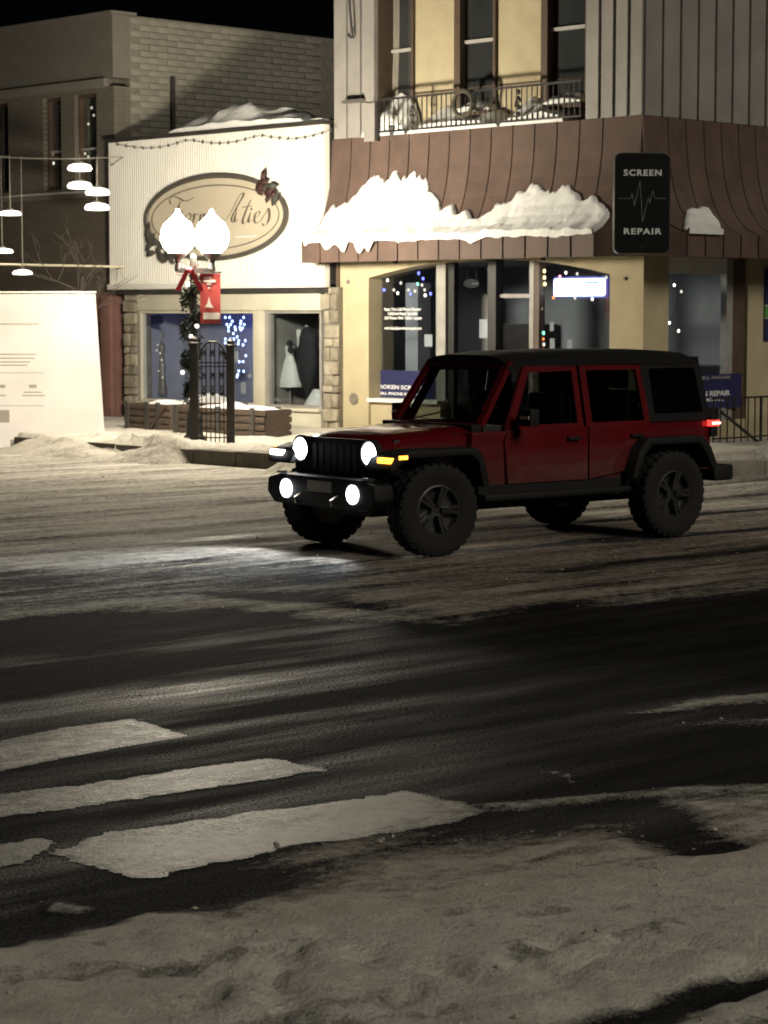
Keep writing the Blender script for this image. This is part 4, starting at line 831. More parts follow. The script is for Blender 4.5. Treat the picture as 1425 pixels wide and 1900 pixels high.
# ================================================================== BRICK BUILDING (two storeys, far left)
XB1 = XF0-.03; XB0 = -24.0; ztop = 7.72
bb = thingF('brick_building', 'two-storey painted brick building with plain upper band and tall narrow windows', 'building', (XB1-4, 4, 0))
def brick_mat(name, c1, c2, cm, sc_, axis):
    m = bpy.data.materials.new(name); m.use_nodes = True; n, l = m.node_tree.nodes, m.node_tree.links; b = n['Principled BSDF']
    tc = n.new('ShaderNodeTexCoord'); mp = n.new('ShaderNodeMapping'); mp.inputs['Rotation'].default_value = (math.pi/2, 0, 0); l.new(tc.outputs['Object'], mp.inputs[0])
    br = n.new('ShaderNodeTexBrick'); br.inputs['Scale'].default_value = sc_; br.inputs['Color1'].default_value = (*c1, 1); br.inputs['Color2'].default_value = (*c2, 1); br.inputs['Mortar'].default_value = (*cm, 1)
    br.inputs['Mortar Size'].default_value = .018; br.inputs['Brick Width'].default_value = .5; br.inputs['Row Height'].default_value = .17; l.new(mp.outputs[0], br.inputs['Vector'])
    ns = n.new('ShaderNodeTexNoise'); ns.inputs['Scale'].default_value = 1.3; ns.inputs['Detail'].default_value = 7
    mx = n.new('ShaderNodeMix'); mx.data_type = 'RGBA'; mx.blend_type = 'MULTIPLY'; mx.inputs[0].default_value = .7; rp = n.new('ShaderNodeValToRGB'); rp.color_ramp.elements[0].position = .3; rp.color_ramp.elements[0].color = (.5, .47, .42, 1); rp.color_ramp.elements[1].position = .7
    l.new(ns.outputs[0], rp.inputs[0]); l.new(br.outputs[0], mx.inputs[6]); l.new(rp.outputs[0], mx.inputs[7]); l.new(mx.outputs[2], b.inputs['Base Color']); b.inputs['Roughness'].default_value = .85
    bp = n.new('ShaderNodeBump'); bp.inputs['Distance'].default_value = .012; bp.inputs['Strength'].default_value = .8; bp.invert = True; l.new(br.outputs['Fac'], bp.inputs['Height']); l.new(bp.outputs[0], b.inputs['Normal']); return m
M_bu = brick_mat('buff_painted_brick', (.22, .20, .165), (.18, .165, .14), (.125, .112, .092), 3.4, 0)
M_bl = brick_mat('brown_brick', (.17, .145, .115), (.14, .118, .095), (.10, .088, .07), 3.4, 0)
zband = FA(150, 166).z; zsl = FA(150, 358).z; zlow = FA(190, 545).z
def fy(n): return -n
wins = [(-22, 14), (79, 112), (137, 178)]
wz0, wz1 = FA(100, 352).z, FA(100, 180).z
xw_ = [(FA(a, 270).x, FA(b, 270).x) for a, b in wins]
m = MB(); xs_ = [XB0]+[v for ab in xw_ for v in ab]+[XB1]
for i in range(0, len(xs_), 2): m.box(xs_[i], xs_[i+1], .02, .4, zsl, zband)
for a, b in xw_: m.box(a, b, .02, .4, wz1, zband).box(a, b, .02, .4, zsl, wz0)
m.build('upper_brickwork', M_bu, bb)
MB().box(XB0, XB1, .0, .4, zband+.16, ztop).build('stucco_band', M_stucco, bb); MB().box(XB0, XB1-.2, -.06, .4, zband, zband+.155).build('string_course', M_stucco, bb, bevel=.01)
MB().box(XB0, XB1+.03, -.05, .55, ztop, ztop+.05).build('coping', M_stucco, bb)
MB().box(XB0, XB1, -.05, .35, zsl-.10, zsl-.002).build('sill_course', M_stucco, bb, bevel=.01)
MB().box(XB0, XB1, .01, .4, zlow+.002, zsl-.102).build('lower_brickwork', M_bl, bb)
MB().box(XB0, XB1-.02, .0, .4, SW, zlow).build('shopfront_wall', M_maroon, bb)
a, b = FA(183, 650).x, FA(199, 650).x; MB().box(a, b, -.03, .0, SW+.3, FA(190, 598).z).build('door', M_darkmaroon, bb); MB().box(XB1-.34, XB1-.03, -.10, -.002, SW, zlow-.05).build('pilaster', M_maroon, bb, bevel=.015)
M_warm = (1, .93, .78)
for wi, (a, b) in enumerate(xw_):
    w = MB().box(a, a+.05, .12, .3, wz0, wz1).box(b-.05, b, .12, .3, wz0, wz1).box(a+.05, b-.05, .12, .3, wz1-.06, wz1).box(a+.05, b-.05, .12, .3, wz0, wz0+.06).build('window_frame', M_trimbrown, bb)
    zm = wz0+(wz1-wz0)*.42; MB().box(a+.05, b-.05, .15, .25, zm-.02, zm+.02).build('sash_bar', M_sash, w); MB().box(a+.05, b-.05, .20, .207, wz0+.06, wz1-.06).build('pane', M_glass, w)
    MB().box(a+.05, b-.05, .36, .39, wz0, wz1).build('blind', M_pane_dark if wi != 2 else pm('grey_green_blind', (.16, .165, .14), (.13, .135, .115), 2, .9), w)
heap(FA(-5, 360, .1).x, FA(200, 352, .1).x, -.05, .12, zsl-.0, .10, 'thin line of snow along the sill course of the brick building', 41, 'sill_snow', 'snow', 'snow on the roofs')
string('string_lights', 'white fairy lights zigzagging down the left lit window of the brick building', [(90, 193), (85, 201), (91, 219), (92, 226), (85, 234), (93, 242), (91, 248), (88, 261), (98, 287), (99, 303)], [M_warm], FA, -.22, .026, wire=False, group='fairy lights in the brick building', s=1.6)
string('string_lights', 'dimmer fairy lights down both edges of the right window of the brick building', [(170, 200), (174, 214), (164, 230), (147, 237), (149, 250), (142, 258), (143, 262), (158, 285), (164, 291)], [(.7, .62, .48)], FA, -.22, .022, wire=False, group='fairy lights in the brick building', s=1.0)
# side wall of large painted blocks above the bridal shop roof
sw_ = MB().box(XB1-.40, XB1-.018, .402, 11, 4.5, ztop-.003).build('side_wall', M_mortar, bb)
bw, bh = .44, .118; nrow = int((ztop-4.95)/bh); cnt = 0
meb = MB().box(-.034, 0, -bw/2+.003, bw/2-.003, -bh/2+.004, bh/2-.004).mesh('block', bevel=.006, seg=1); meb.materials.append(M_block)
for r_ in range(nrow):
    for k in range(11):
        y = .42+bw*(k+.5)+(bw/2 if r_ % 2 else 0)-.0
        if y-bw/2 < .40 or y > 5.2: continue
        inst('block', meb, sw_, (XB1+random.uniform(-.006, .006), y, 4.97+bh*(r_+.5))); cnt += 1
MB().box(XB1+.0, XB1+.07, 1.35, 1.43, 5.0, FB(295, 140, XB1).z).build('vent_pipe', M_flash, bb)

# ================================================================== STREET LAMP with garland and banner
def lampF(px_, py_, z): p = toF(G(px_, py_, z)); return p
LZ = .24; lp = lampF(361, 823, LZ); LP = W(lp.x, lp.y, LZ); LD = LP.y
def lz(py_): return HC+(YH-py_)*LD/FPX
def lx(px_): return (px_-361)*LD/FPX
M_globe = pm('glowing_globe', (1, .95, .85), (1, .95, .85), 2, .3, emit=(1.0, .90, .71), estr=470)
M_lampiron = pm('black_cast_iron', (.014, .015, .013), (.022, .023, .019), 10, .5, bump=.15)
sl = thingW('street_lamp', 'black twin-globe street lamp, both acorn globes glowing white', 'street lamp', LP, 0)
zt2 = lz(505)-LZ
MB().lathe([(.17, 0), (.17, .10), (.13, .14), (.13, .40), (.10, .46), (.075, .6), (.06, .65), (.055, 1.6), (.05, zt2-.1), (.07, zt2-.06), (.05, zt2), (.05, zt2+.22), (.01, zt2+.27)], (0, 0, 0), 16).build('post', M_lampiron, sl)
GX = (lx(333)+.0, lx(393)+.02); zg = lz(487)-LZ
q = MB()
for gx_ in GX: q.bar((0, 0, zt2+.02), (gx_, 0, zt2+.02), .09, .07)
q.build('cross_arm', M_lampiron, sl)
for gx_ in GX:
    MB().lathe([(.05, -.14), (.055, -.10), (.04, -.02), (.06, .04), (.13, .10), (.155, .13), (.15, .14)], (gx_, 0, zg), 18).build('fitter_cup', M_lampiron, sl)
    MB().lathe([(.14, .142), (.21, .21), (.255, .33), (.25, .45), (.195, .57), (.11, .64), (.055, .70), (.03, .74), (.012, .78)], (gx_, 0, zg), 22).build('globe', M_globe, sl, smooth=True, ang=80)
# garland of greenery round the post, with bulbs
M_garl = pm('dark_garland', (.028, .040, .022), (.014, .02, .012), 18, .8, bump=.6)
gr = thingW('garland', 'dark evergreen garland wound round the lamp post with a few round bulbs', 'garland', LP, 0); q = MB(); r = random.Random(5)
zz0, zz1 = .55, zt2-.12
for i in range(1500):
    u = r.random(); z = zz0+(zz1-zz0)*u; a = u*26+r.gauss(0, .5); lob = .07+.075*abs(math.sin(u*13.5))*(1 if u > .35 else .45); c = Vector((lob*math.cos(a)-.03, lob*math.sin(a)*.8-.03, z+r.gauss(0, .05)))
    d = Vector((r.gauss(0, 1), r.gauss(0, 1), r.gauss(-.2, 1))).normalized()*r.uniform(.05, .09); s_ = d.cross(Vector((r.random(), r.random(), r.random()))).normalized()*.016
    q.add([c-s_, c+s_, c+d+s_*.3, c+d-s_*.3], [(0, 1, 2, 3)])
q.build('greenery', M_garl, gr)
mB = MB().ball((0, 0, 0), .032, 10, 7).mesh('bulb_white', smooth=True); mB.materials.append(bulb_mat((1, .97, .9), 1.6))
for px_, py_ in ((353, 529), (369, 605), (358, 624), (342, 690)): inst('bulb', mB, gr, (lx(px_), -.20, lz(py_)-LZ))
# red bow
M_red = pm('red_ribbon', (.48, .03, .045), (.36, .02, .03), 6, .5)
bw_ = thingW('red_bow', 'red ribbon bow tied to the lamp post below the globes', 'bow', (LP.x-.04, LP.y-.20, lz(503)), 0); bw_.scale = (1.35, 1.2, 1.35)
for s in (-1, 1):
    lp_ = [(s*(.02+.12*math.sin(a)**1), -.03*math.sin(a*1), .06*math.sin(2*a)) for a in np.linspace(0, math.pi, 12)]
    m = MB(); m.rings([[(x, y-.035, z), (x, y+.035, z), (x, y+.035, z+.006), (x, y-.035, z+.006)] for x, y, z in lp_]); m.build('loop', M_red, bw_)
    m = MB(); m.rings([[(s*.02+s*.11*t_-.03, -.02, -.22*t_), (s*.02+s*.11*t_+.03, -.03, -.22*t_), (s*.02+s*.11*t_+.03, -.022, -.22*t_), (s*.02+s*.11*t_-.03, -.012, -.22*t_)] for t_ in (0, .3, .6, 1)]); m.build('tail', M_red, bw_)
MB().ball((0, -.03, 0), .035, 8, 6).build('knot', M_red, bw_)
# banner
M_ban = pm('red_banner_cloth', (.36, .045, .035), (.30, .035, .03), 3, .8); M_bw = pm('white_banner_print', (.58, .52, .47), (.5, .45, .4), 6, .8)
x0, x1, z0, z1 = lx(373), lx(411), lz(600)-LZ, lz(508)-LZ
bn = thingW('street_banner', 'red vertical banner with white print and a grey strip, hung on the lamp post', 'banner', LP, 0)
wv = lambda x, z: .01*math.sin((x-x0)*14+z*3)
def cloth(xa, xb, za, zb, y): 
    m = MB(); m.rings([[(xa+(xb-xa)*t_, y+wv(xa+(xb-xa)*t_, z), z) for t_ in np.linspace(0, 1, 8)]+[(xb-(xb-xa)*t_, y+.006+wv(xb-(xb-xa)*t_, z), z) for t_ in np.linspace(0, 1, 8)] for z in np.linspace(za, zb, 8)]); return m
cloth(x0, x1, z0, z1, .0).build('cloth', M_ban, bn)
cloth(x0+.05, x1-.01, lz(592)-LZ, lz(580)-LZ, -.012).build('grey_strip', M_bw, bn)
for py_, a, b, h in ((516, 381, 394, .028), (522, 379, 402, .034), (528, 386, 395, .018), (535, 388, 392, .026)): cloth(lx(a), lx(b), lz(py_)-LZ-h/2, lz(py_)-LZ+h/2, -.012).build('print', M_bw, bn)
zc = lz(570)-LZ; MB().add([(lx(382), -.018, zc), (lx(398), -.018, zc-.01), (lx(393), -.018, zc+.05), (lx(390), -.018, zc+.16), (lx(387), -.018, zc+.06), (lx(382), -.012, zc), (lx(398), -.012, zc-.01), (lx(393), -.012, zc+.05), (lx(390), -.012, zc+.16), (lx(387), -.012, zc+.06)], [(0, 1, 2, 3, 4), (9, 8, 7, 6, 5)]+[(i, 5+i, 5+(i+1) % 5, (i+1) % 5) for i in range(5)]).build('print_motif', M_bw, bn)
MB().bar((0, 0, z1+.015), (x1+.02, 0, z1+.015), .02).bar((0, 0, z0-.015), (x1+.02, 0, z0-.015), .02).build('banner_arm', M_lampiron, bn)

# ================================================================== IRON GATE TRELLIS in front of the lamp
gd = LD-.25; gz0 = HC+(YH-822)*gd/FPX; gt = thingW('arched_gate', 'black wrought-iron arched gate panel between two square posts', 'gate', D(395, 822, gd), 0)
def gx_(p): return (p-395)*gd/FPX
def gz_(p): return (822-p)*gd/FPX
for a, b, tp in ((353, 369, 640), (421, 436, 644)):
    po = MB().box(gx_(a), gx_(b), -.06, .06, -.12, gz_(tp)).build('post', M_iron, gt, bevel=.008); MB().lathe([(.085, 0), (.085, .03), (.05, .05), (.06, .09), (.02, .13)], ((gx_(a)+gx_(b))/2, 0, gz_(tp)), 10).build('finial', M_iron, po)
xa, xb = gx_(371), gx_(420); xm = (xa+xb)/2; zsp_ = gz_(668)
q = MB(); q.tube([(xm-(xb-xa)/2*math.cos(a), 0, zsp_+(gz_(634)-zsp_)*math.sin(a)) for a in np.linspace(0, math.pi, 17)], .016, 7); q.build('arch_bar', M_iron, gt)
for py_ in (673, 680, 765, 782, 812): MB().box(xa-.02, xb+.02, -.012, .012, gz_(py_)-.009, gz_(py_)+.009).build('cross_bar', M_iron, gt)
for i in range(6):
    x = xa+(xb-xa)*(i+.5)/6; u = (x-xm)/((xb-xa)/2); zt3 = zsp_+(gz_(634)-zsp_)*math.sqrt(max(0, 1-u*u)); MB().box(x-.008, x+.008, -.008, .008, -.06, zt3).build('upright_bar', M_iron, gt)
for i in range(3):
    x = xa+(xb-xa)*(i*2+1)/6
    for zc, k in ((gz_(697), 1), (gz_(722), -1), (gz_(655), 1)):
        q = MB()
        for s in (-1, 1): q.tube([(x+s*(.012+.05*t_*math.cos(t_*5)), -.0, zc+k*.10*(t_-.5)+.02*math.sin(t_*6)) for t_ in np.linspace(0, 1, 10)], .009, 5)
        q.build('scroll', M_iron, gt)
    q = MB().add([(x-.045, -.01, gz_(728)), (x+.045, -.01, gz_(728)), (x, -.01, gz_(728)-.07), (x-.045, .01, gz_(728)), (x+.045, .01, gz_(728)), (x, .01, gz_(728)-.07)], [(0, 1, 2), (5, 4, 3), (0, 3, 4, 1), (1, 4, 5, 2), (2, 5, 3, 0)]); q.build('leaf_finial', M_iron, gt)
# ================================================================== BENCHES in front of the bridal shop
def plank_box(px0, px1, nrm, label, brace=False):
    a, b = FA(px0, 790, nrm), FA(px1, 790, nrm); L = b.x-a.x; o = W(a.x, -nrm, SW); t = thingW('plank_planter', label, 'planter', o, ANG, 'plank planters in front of the bridal shop')
    for i in range(4):
        for y in (0, .55): MB().box(random.uniform(-.03, .03), L+random.uniform(-.03, .03), y-.02, y+.02, .03+.115*i, .125+.115*i).build('plank', M_wood, t, bevel=.008)
    for x in (.06, L*.5, L-.30):
        for y in (-.055, .495): MB().box(x, x+.09, y, y+.034, -.05, .50).build('post', M_flash, t)
    for x in (.0, L-.04):
        MB().box(x, x+.04, .022, .528, .03, .47).build('end_board', M_wood, t)
    MB().box(.05, L-.05, .03, .52, .0, .40).build('soil', M_flash, t)
    if brace: MB().bar((L-.45, -.05, .03), (L-.02, -.05, .45), .07, .03).build('brace', M_wood, t)
    heap(a.x+.04, b.x-.04, -nrm+.03, -nrm+.52, SW+.38, .16, 'snow lying in the '+label, int(px0), 'planter_snow', 'snow', 'snow mounds')
plank_box(322, 491, 2.6, 'low plank planter behind the iron gate'); plank_box(232, 314, 2.3, 'low plank planter left of the iron gate', True)
hb = heap(FA(330, 760, .6).x, FA(425, 760, .6).x, -1.1, -.3, zs_-.1, .30, 'mound of snow on the red-brown planter box below the left display window', 55, 'snow_mound', 'snow', 'snow mounds')
x0, x1 = FA(352, 760, .6).x, FA(440, 760, .6).x
t = thingF('planter_box', 'red-brown wooden planter box under the left display window', 'planter', ((x0+x1)/2, -.7, SW)); 
for i in range(4): MB().box(x0, x1, -1.05, -.35, SW+.045+.10*i, SW+.135+.10*i).build('board', pm('red_brown_board', (.16, .06, .045), (.11, .045, .035), 4, .8, tint=.15), t, bevel=.006)

# ================================================================== POSTER REFLECTION, far left: reflection in window glass built as an added glowing board
PD = 36.0
M_poster_refl = pm('reflected_cream_poster', (.24, .215, .175), (.13, .115, .09), 1.3, .6, emit=(1.0, .86, .68), estr=.72); M_faint = pm('faint_reflected_print', (.30, .27, .22), (.26, .23, .19), 5, .7, emit=(1, .84, .66), estr=.05); M_pfr = pm('added_white_frame', (.7, .66, .58), (.6, .57, .5), 4, .5)
pp = D(60, 835, PD); pt = thingW('poster_reflection', 'large glowing cream board with faint grey print at the kerb, standing for a poster reflection', 'poster reflection', (pp.x, pp.y, 0), 0)
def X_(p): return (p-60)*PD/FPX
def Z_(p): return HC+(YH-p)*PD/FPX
MB().prism([(X_(-90), Z_(833)), (X_(195), Z_(833)), (X_(179), Z_(546)), (X_(-90), Z_(546))], -.03, .10, 'y').build('reflection_board', M_poster_refl, pt, bevel=.01)
MB().box(X_(-94), X_(196), -.04, .12, Z_(836)-.06, Z_(833)-.004).build('added_base_rail', M_pfr, pt)
MB().prism([(X_(-94), Z_(544)), (X_(180), Z_(544)), (X_(180), Z_(541)), (X_(-94), Z_(541))], -.04, .11, 'y').build('added_top_rail', M_pfr, pt)
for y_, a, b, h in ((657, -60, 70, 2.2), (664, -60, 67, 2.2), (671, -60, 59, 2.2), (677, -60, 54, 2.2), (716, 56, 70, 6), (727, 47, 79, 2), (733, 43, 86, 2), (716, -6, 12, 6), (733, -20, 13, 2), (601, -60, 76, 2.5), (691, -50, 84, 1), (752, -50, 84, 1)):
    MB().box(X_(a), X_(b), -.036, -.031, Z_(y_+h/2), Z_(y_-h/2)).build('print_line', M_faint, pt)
MB().box(X_(-30), X_(19), -.036, -.031, Z_(783), Z_(760)).build('reflected_print_picture', M_faint, pt); MB().box(X_(20), X_(116), -.036, -.031, Z_(831), Z_(815)).build('reflected_print_picture', M_faint, pt)
for x in (-60, 150): MB().box(X_(x), X_(x)+.08, .02, .10, 0, Z_(836)-.06).build('added_foot', M_pfr, pt)
# ================================================================== LAMP REFLECTIONS: glowing discs on an added cable stand for window-glass reflections
HD = 40.0; M_added_cable = pm('added_steel_cable', (.30, .28, .24), (.25, .23, .2), 6, .4, metal=.6)
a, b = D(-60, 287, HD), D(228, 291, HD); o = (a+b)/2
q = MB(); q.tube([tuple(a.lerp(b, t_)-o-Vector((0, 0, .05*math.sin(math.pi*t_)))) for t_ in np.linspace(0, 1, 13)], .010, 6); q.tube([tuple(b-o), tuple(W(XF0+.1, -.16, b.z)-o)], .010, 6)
me = q.mesh('added_cable'); me.materials.append(M_added_cable); tag(link('added_cable', me, None, o), 'thin added cable holding the reflected-lamp discs before the brick building', 'cable')  # cable added only to hold up the reflection discs
M_lamp_refl = pm('reflected_lamp_glow', (1, .96, .9), (1, .96, .9), 2, .4, emit=(1, .93, .82), estr=3.0)
for px_, py_, w_, lab, dd in ((148, 313, 46, 'topmost glowing disc standing for a reflected lamp before the brick wall', 0), (148, 346, 47, 'glowing reflection disc directly below the topmost disc', .6), (181, 358, 46, 'upper glowing reflection disc of the right-hand pair by the white front', 0), (180, 386, 47, 'lower glowing reflection disc of the right-hand pair by the white front', .6), (19, 397, 42, 'thin glowing reflection disc near the left edge, below the window sill line', 0), (4, 467, 42, 'glowing reflection disc at the left edge, cut by the picture frame', .3), (42, 507, 38, 'lowest glowing reflection disc, just above the poster reflection', 0)):
    dd = HD+dd; p = D(px_, py_, dd); r_ = w_/2*dd/FPX; t = thingW('reflected_lamp_disc', lab, 'lamp reflection', p, 0, 'lamp reflections before the brick building'); k = .42 if py_ < 390 and px_ > 100 else .28
    MB().lathe([(r_*.55, -.10*k), (r_*.9, -.08*k), (r_, 0), (r_*.86, .14*k), (r_*.5, .20*k), (.02, .22*k)], (0, 0, 0), 24).build('disc', M_lamp_refl, t, smooth=True)
    MB().lathe([(r_*.35, .2*k), (r_*.3, .2*k+.03), (.012, .2*k+.05), (.004, a.z-p.z)], (0, 0, 0), 10).build('cord', M_added_cable, t)  # added cord between reflection disc and cable
# pale rod added lower down in place of a horizontal streak of light
a, b = D(-60, 489, HD+.5), D(229, 495, HD+.5); o = (a+b)/2; q = MB(); q.tube([tuple(a-o), tuple(b-o), tuple(W(XF0+.25, -.16, b.z)-o)], .02, 7); me = q.mesh('light_streak_rod'); me.materials.append(pm('pale_streak_rod', (.75, .68, .5), (.7, .63, .46), 5, .3, metal=.3))
tag(link('light_streak_rod', me, None, o), 'pale horizontal rod standing in for a streak of light, ending at the white front', 'rod')
# bare young tree at the kerb
M_bark = pm('dark_bark', (.05, .04, .032), (.03, .025, .02), 12, .9, bump=.5)
tp = D(150, 820, 38.2); tr_ = thingW('bare_tree', 'thin bare street tree behind the poster reflection', 'tree', (tp.x, tp.y, SW), 0); r = random.Random(9)
MB().tube([(0, 0, 0), (.03, 0, 1.0), (.0, .02, 1.9), (.05, .0, 2.6)], .06, 8, .035).build('trunk', M_bark, tr_)
q = MB()
def grow(p, d, L, rad, lev):
    e = p+d*L; mid = p.lerp(e, .5)+Vector((r.gauss(0, .03), r.gauss(0, .03), 0)); q.tube([p, mid, e], rad, 5, rad*.6)
    if lev:
        for i in range(3 if lev > 1 else 2): grow(p.lerp(e, r.uniform(.45, 1)), (d+Vector((r.gauss(0, .55), r.gauss(0, .4), r.gauss(.12, .25)))).normalized(), L*r.uniform(.55, .8), rad*.62, lev-1)
for i in range(4): grow(Vector((.0, 0, 1.7+.22*i)), Vector((r.uniform(-1, 1.2), r.uniform(-.4, .4), r.uniform(.25, .7))).normalized(), .7, .012, 3)
q.build('crown', M_bark, tr_)
# ================================================================== RED OFF-ROAD VEHICLE
M_carred = pm('dark_red_car_paint', (.115, .004, .007), (.095, .0035, .006), 3, .30, coat=1.0, spec=.5)
M_plas = pm('black_textured_plastic', (.008, .008, .008), (.012, .012, .011), 30, .65, bump=.15, bscale=120, spec=.3)
M_tyre = pm('tyre_rubber', (.006, .006, .006), (.011, .010, .010), 25, .9, bump=.3); M_rim = pm('dark_alloy', (.13, .13, .13), (.08, .08, .08), 10, .35, metal=.8)
M_top = pm('black_hard_top', (.007, .007, .0075), (.010, .010, .010), 20, .7, bump=.1, bscale=90, spec=.2); M_chrome = pm('bright_metal', (.6, .6, .58), (.5, .5, .48), 5, .2, metal=1)
M_head = pm('lit_headlamp', (.95, .97, 1), (.95, .97, 1), 2, .2, emit=(.86, .92, 1.0), estr=25); M_fog = pm('lit_fog_lamp', (.95, .97, 1), (.95, .97, 1), 2, .2, emit=(.86, .92, 1.0), estr=9)
M_amber = pm('lit_amber_lens', (1, .4, .05), (1, .4, .05), 2, .2, emit=(1, .38, .04), estr=4.5); M_tail = pm('lit_tail_lens', (.9, .03, .02), (.9, .03, .02), 2, .2, emit=(1, .04, .03), estr=3); M_tailhot = pm('tail_lamp_core', (1, .3, .25), (1, .3, .25), 2, .2, emit=(1, .35, .3), estr=7)
M_seat = pm('dark_seat_cloth', (.03, .03, .03), (.02, .02, .02), 10, .9)
n_, l_ = M_carred.node_tree.nodes, M_carred.node_tree.links; pb_ = n_['Principled BSDF']; src = pb_.inputs['Base Color'].links[0].from_socket
tcd = n_.new('ShaderNodeTexCoord'); spz = n_.new('ShaderNodeSeparateXYZ'); l_.new(tcd.outputs['Object'], spz.inputs[0]); mrz = n_.new('ShaderNodeMapRange'); mrz.inputs[1].default_value = .95; mrz.inputs[2].default_value = .50; l_.new(spz.outputs[2], mrz.inputs[0])
nsd = n_.new('ShaderNodeTexNoise'); nsd.inputs['Scale'].default_value = 9; nsd.inputs['Detail'].default_value = 8; l_.new(tcd.outputs['Object'], nsd.inputs['Vector']); mm = n_.new('ShaderNodeMath'); mm.operation = 'MULTIPLY'; l_.new(mrz.outputs[0], mm.inputs[0]); l_.new(nsd.outputs['Fac'], mm.inputs[1])
mxd = n_.new('ShaderNodeMix'); mxd.data_type = 'RGBA'; l_.new(mm.outputs[0], mxd.inputs[0]); l_.new(src, mxd.inputs[6]); mxd.inputs[7].default_value = (.10, .075, .065, 1); l_.new(mxd.outputs[2], pb_.inputs['Base Color'])     # road salt and slush thrown up on the lower panels
CY = .675; car = thingW('off_road_vehicle', 'dark red four-door off-road vehicle with black hard top, headlamps lit, crossing the snowy junction', 'vehicle', (2.284, 22.83, .015), math.pi+CY)
TR = .415; WB = 3.0; TK = .79
def arch_poly(cx_, r_, n=10): return [(cx_+r_*math.cos(a), TR+.03+r_*math.sin(a)) for a in np.linspace(math.pi, 0, n)]
# tub: side profile with rear wheel arch cut out, widened slightly at the shoulder
side = [(-.66, .62)]+[(-.50, .62)]+[(-.44, .80), (-.34, .90), (.34, .90), (.44, .80), (.52, .56)]+[(2.40, .56), (2.52, .80), (2.50, 1.09), (-.66, 1.12)]
m = MB(); k = [[(x, s*(.745+.02*max(0, (z-.6))/.5*1), z) for x, z in side] for s in (-1, 1)]; m.rings(k); m.build('body', M_carred, car, bevel=.025)
MB().box(-.5, 2.45, -.60, .60, .42, .58).box(-.7, 3.4, -.40, .40, .34, .46).build('underbody', M_plas, car)
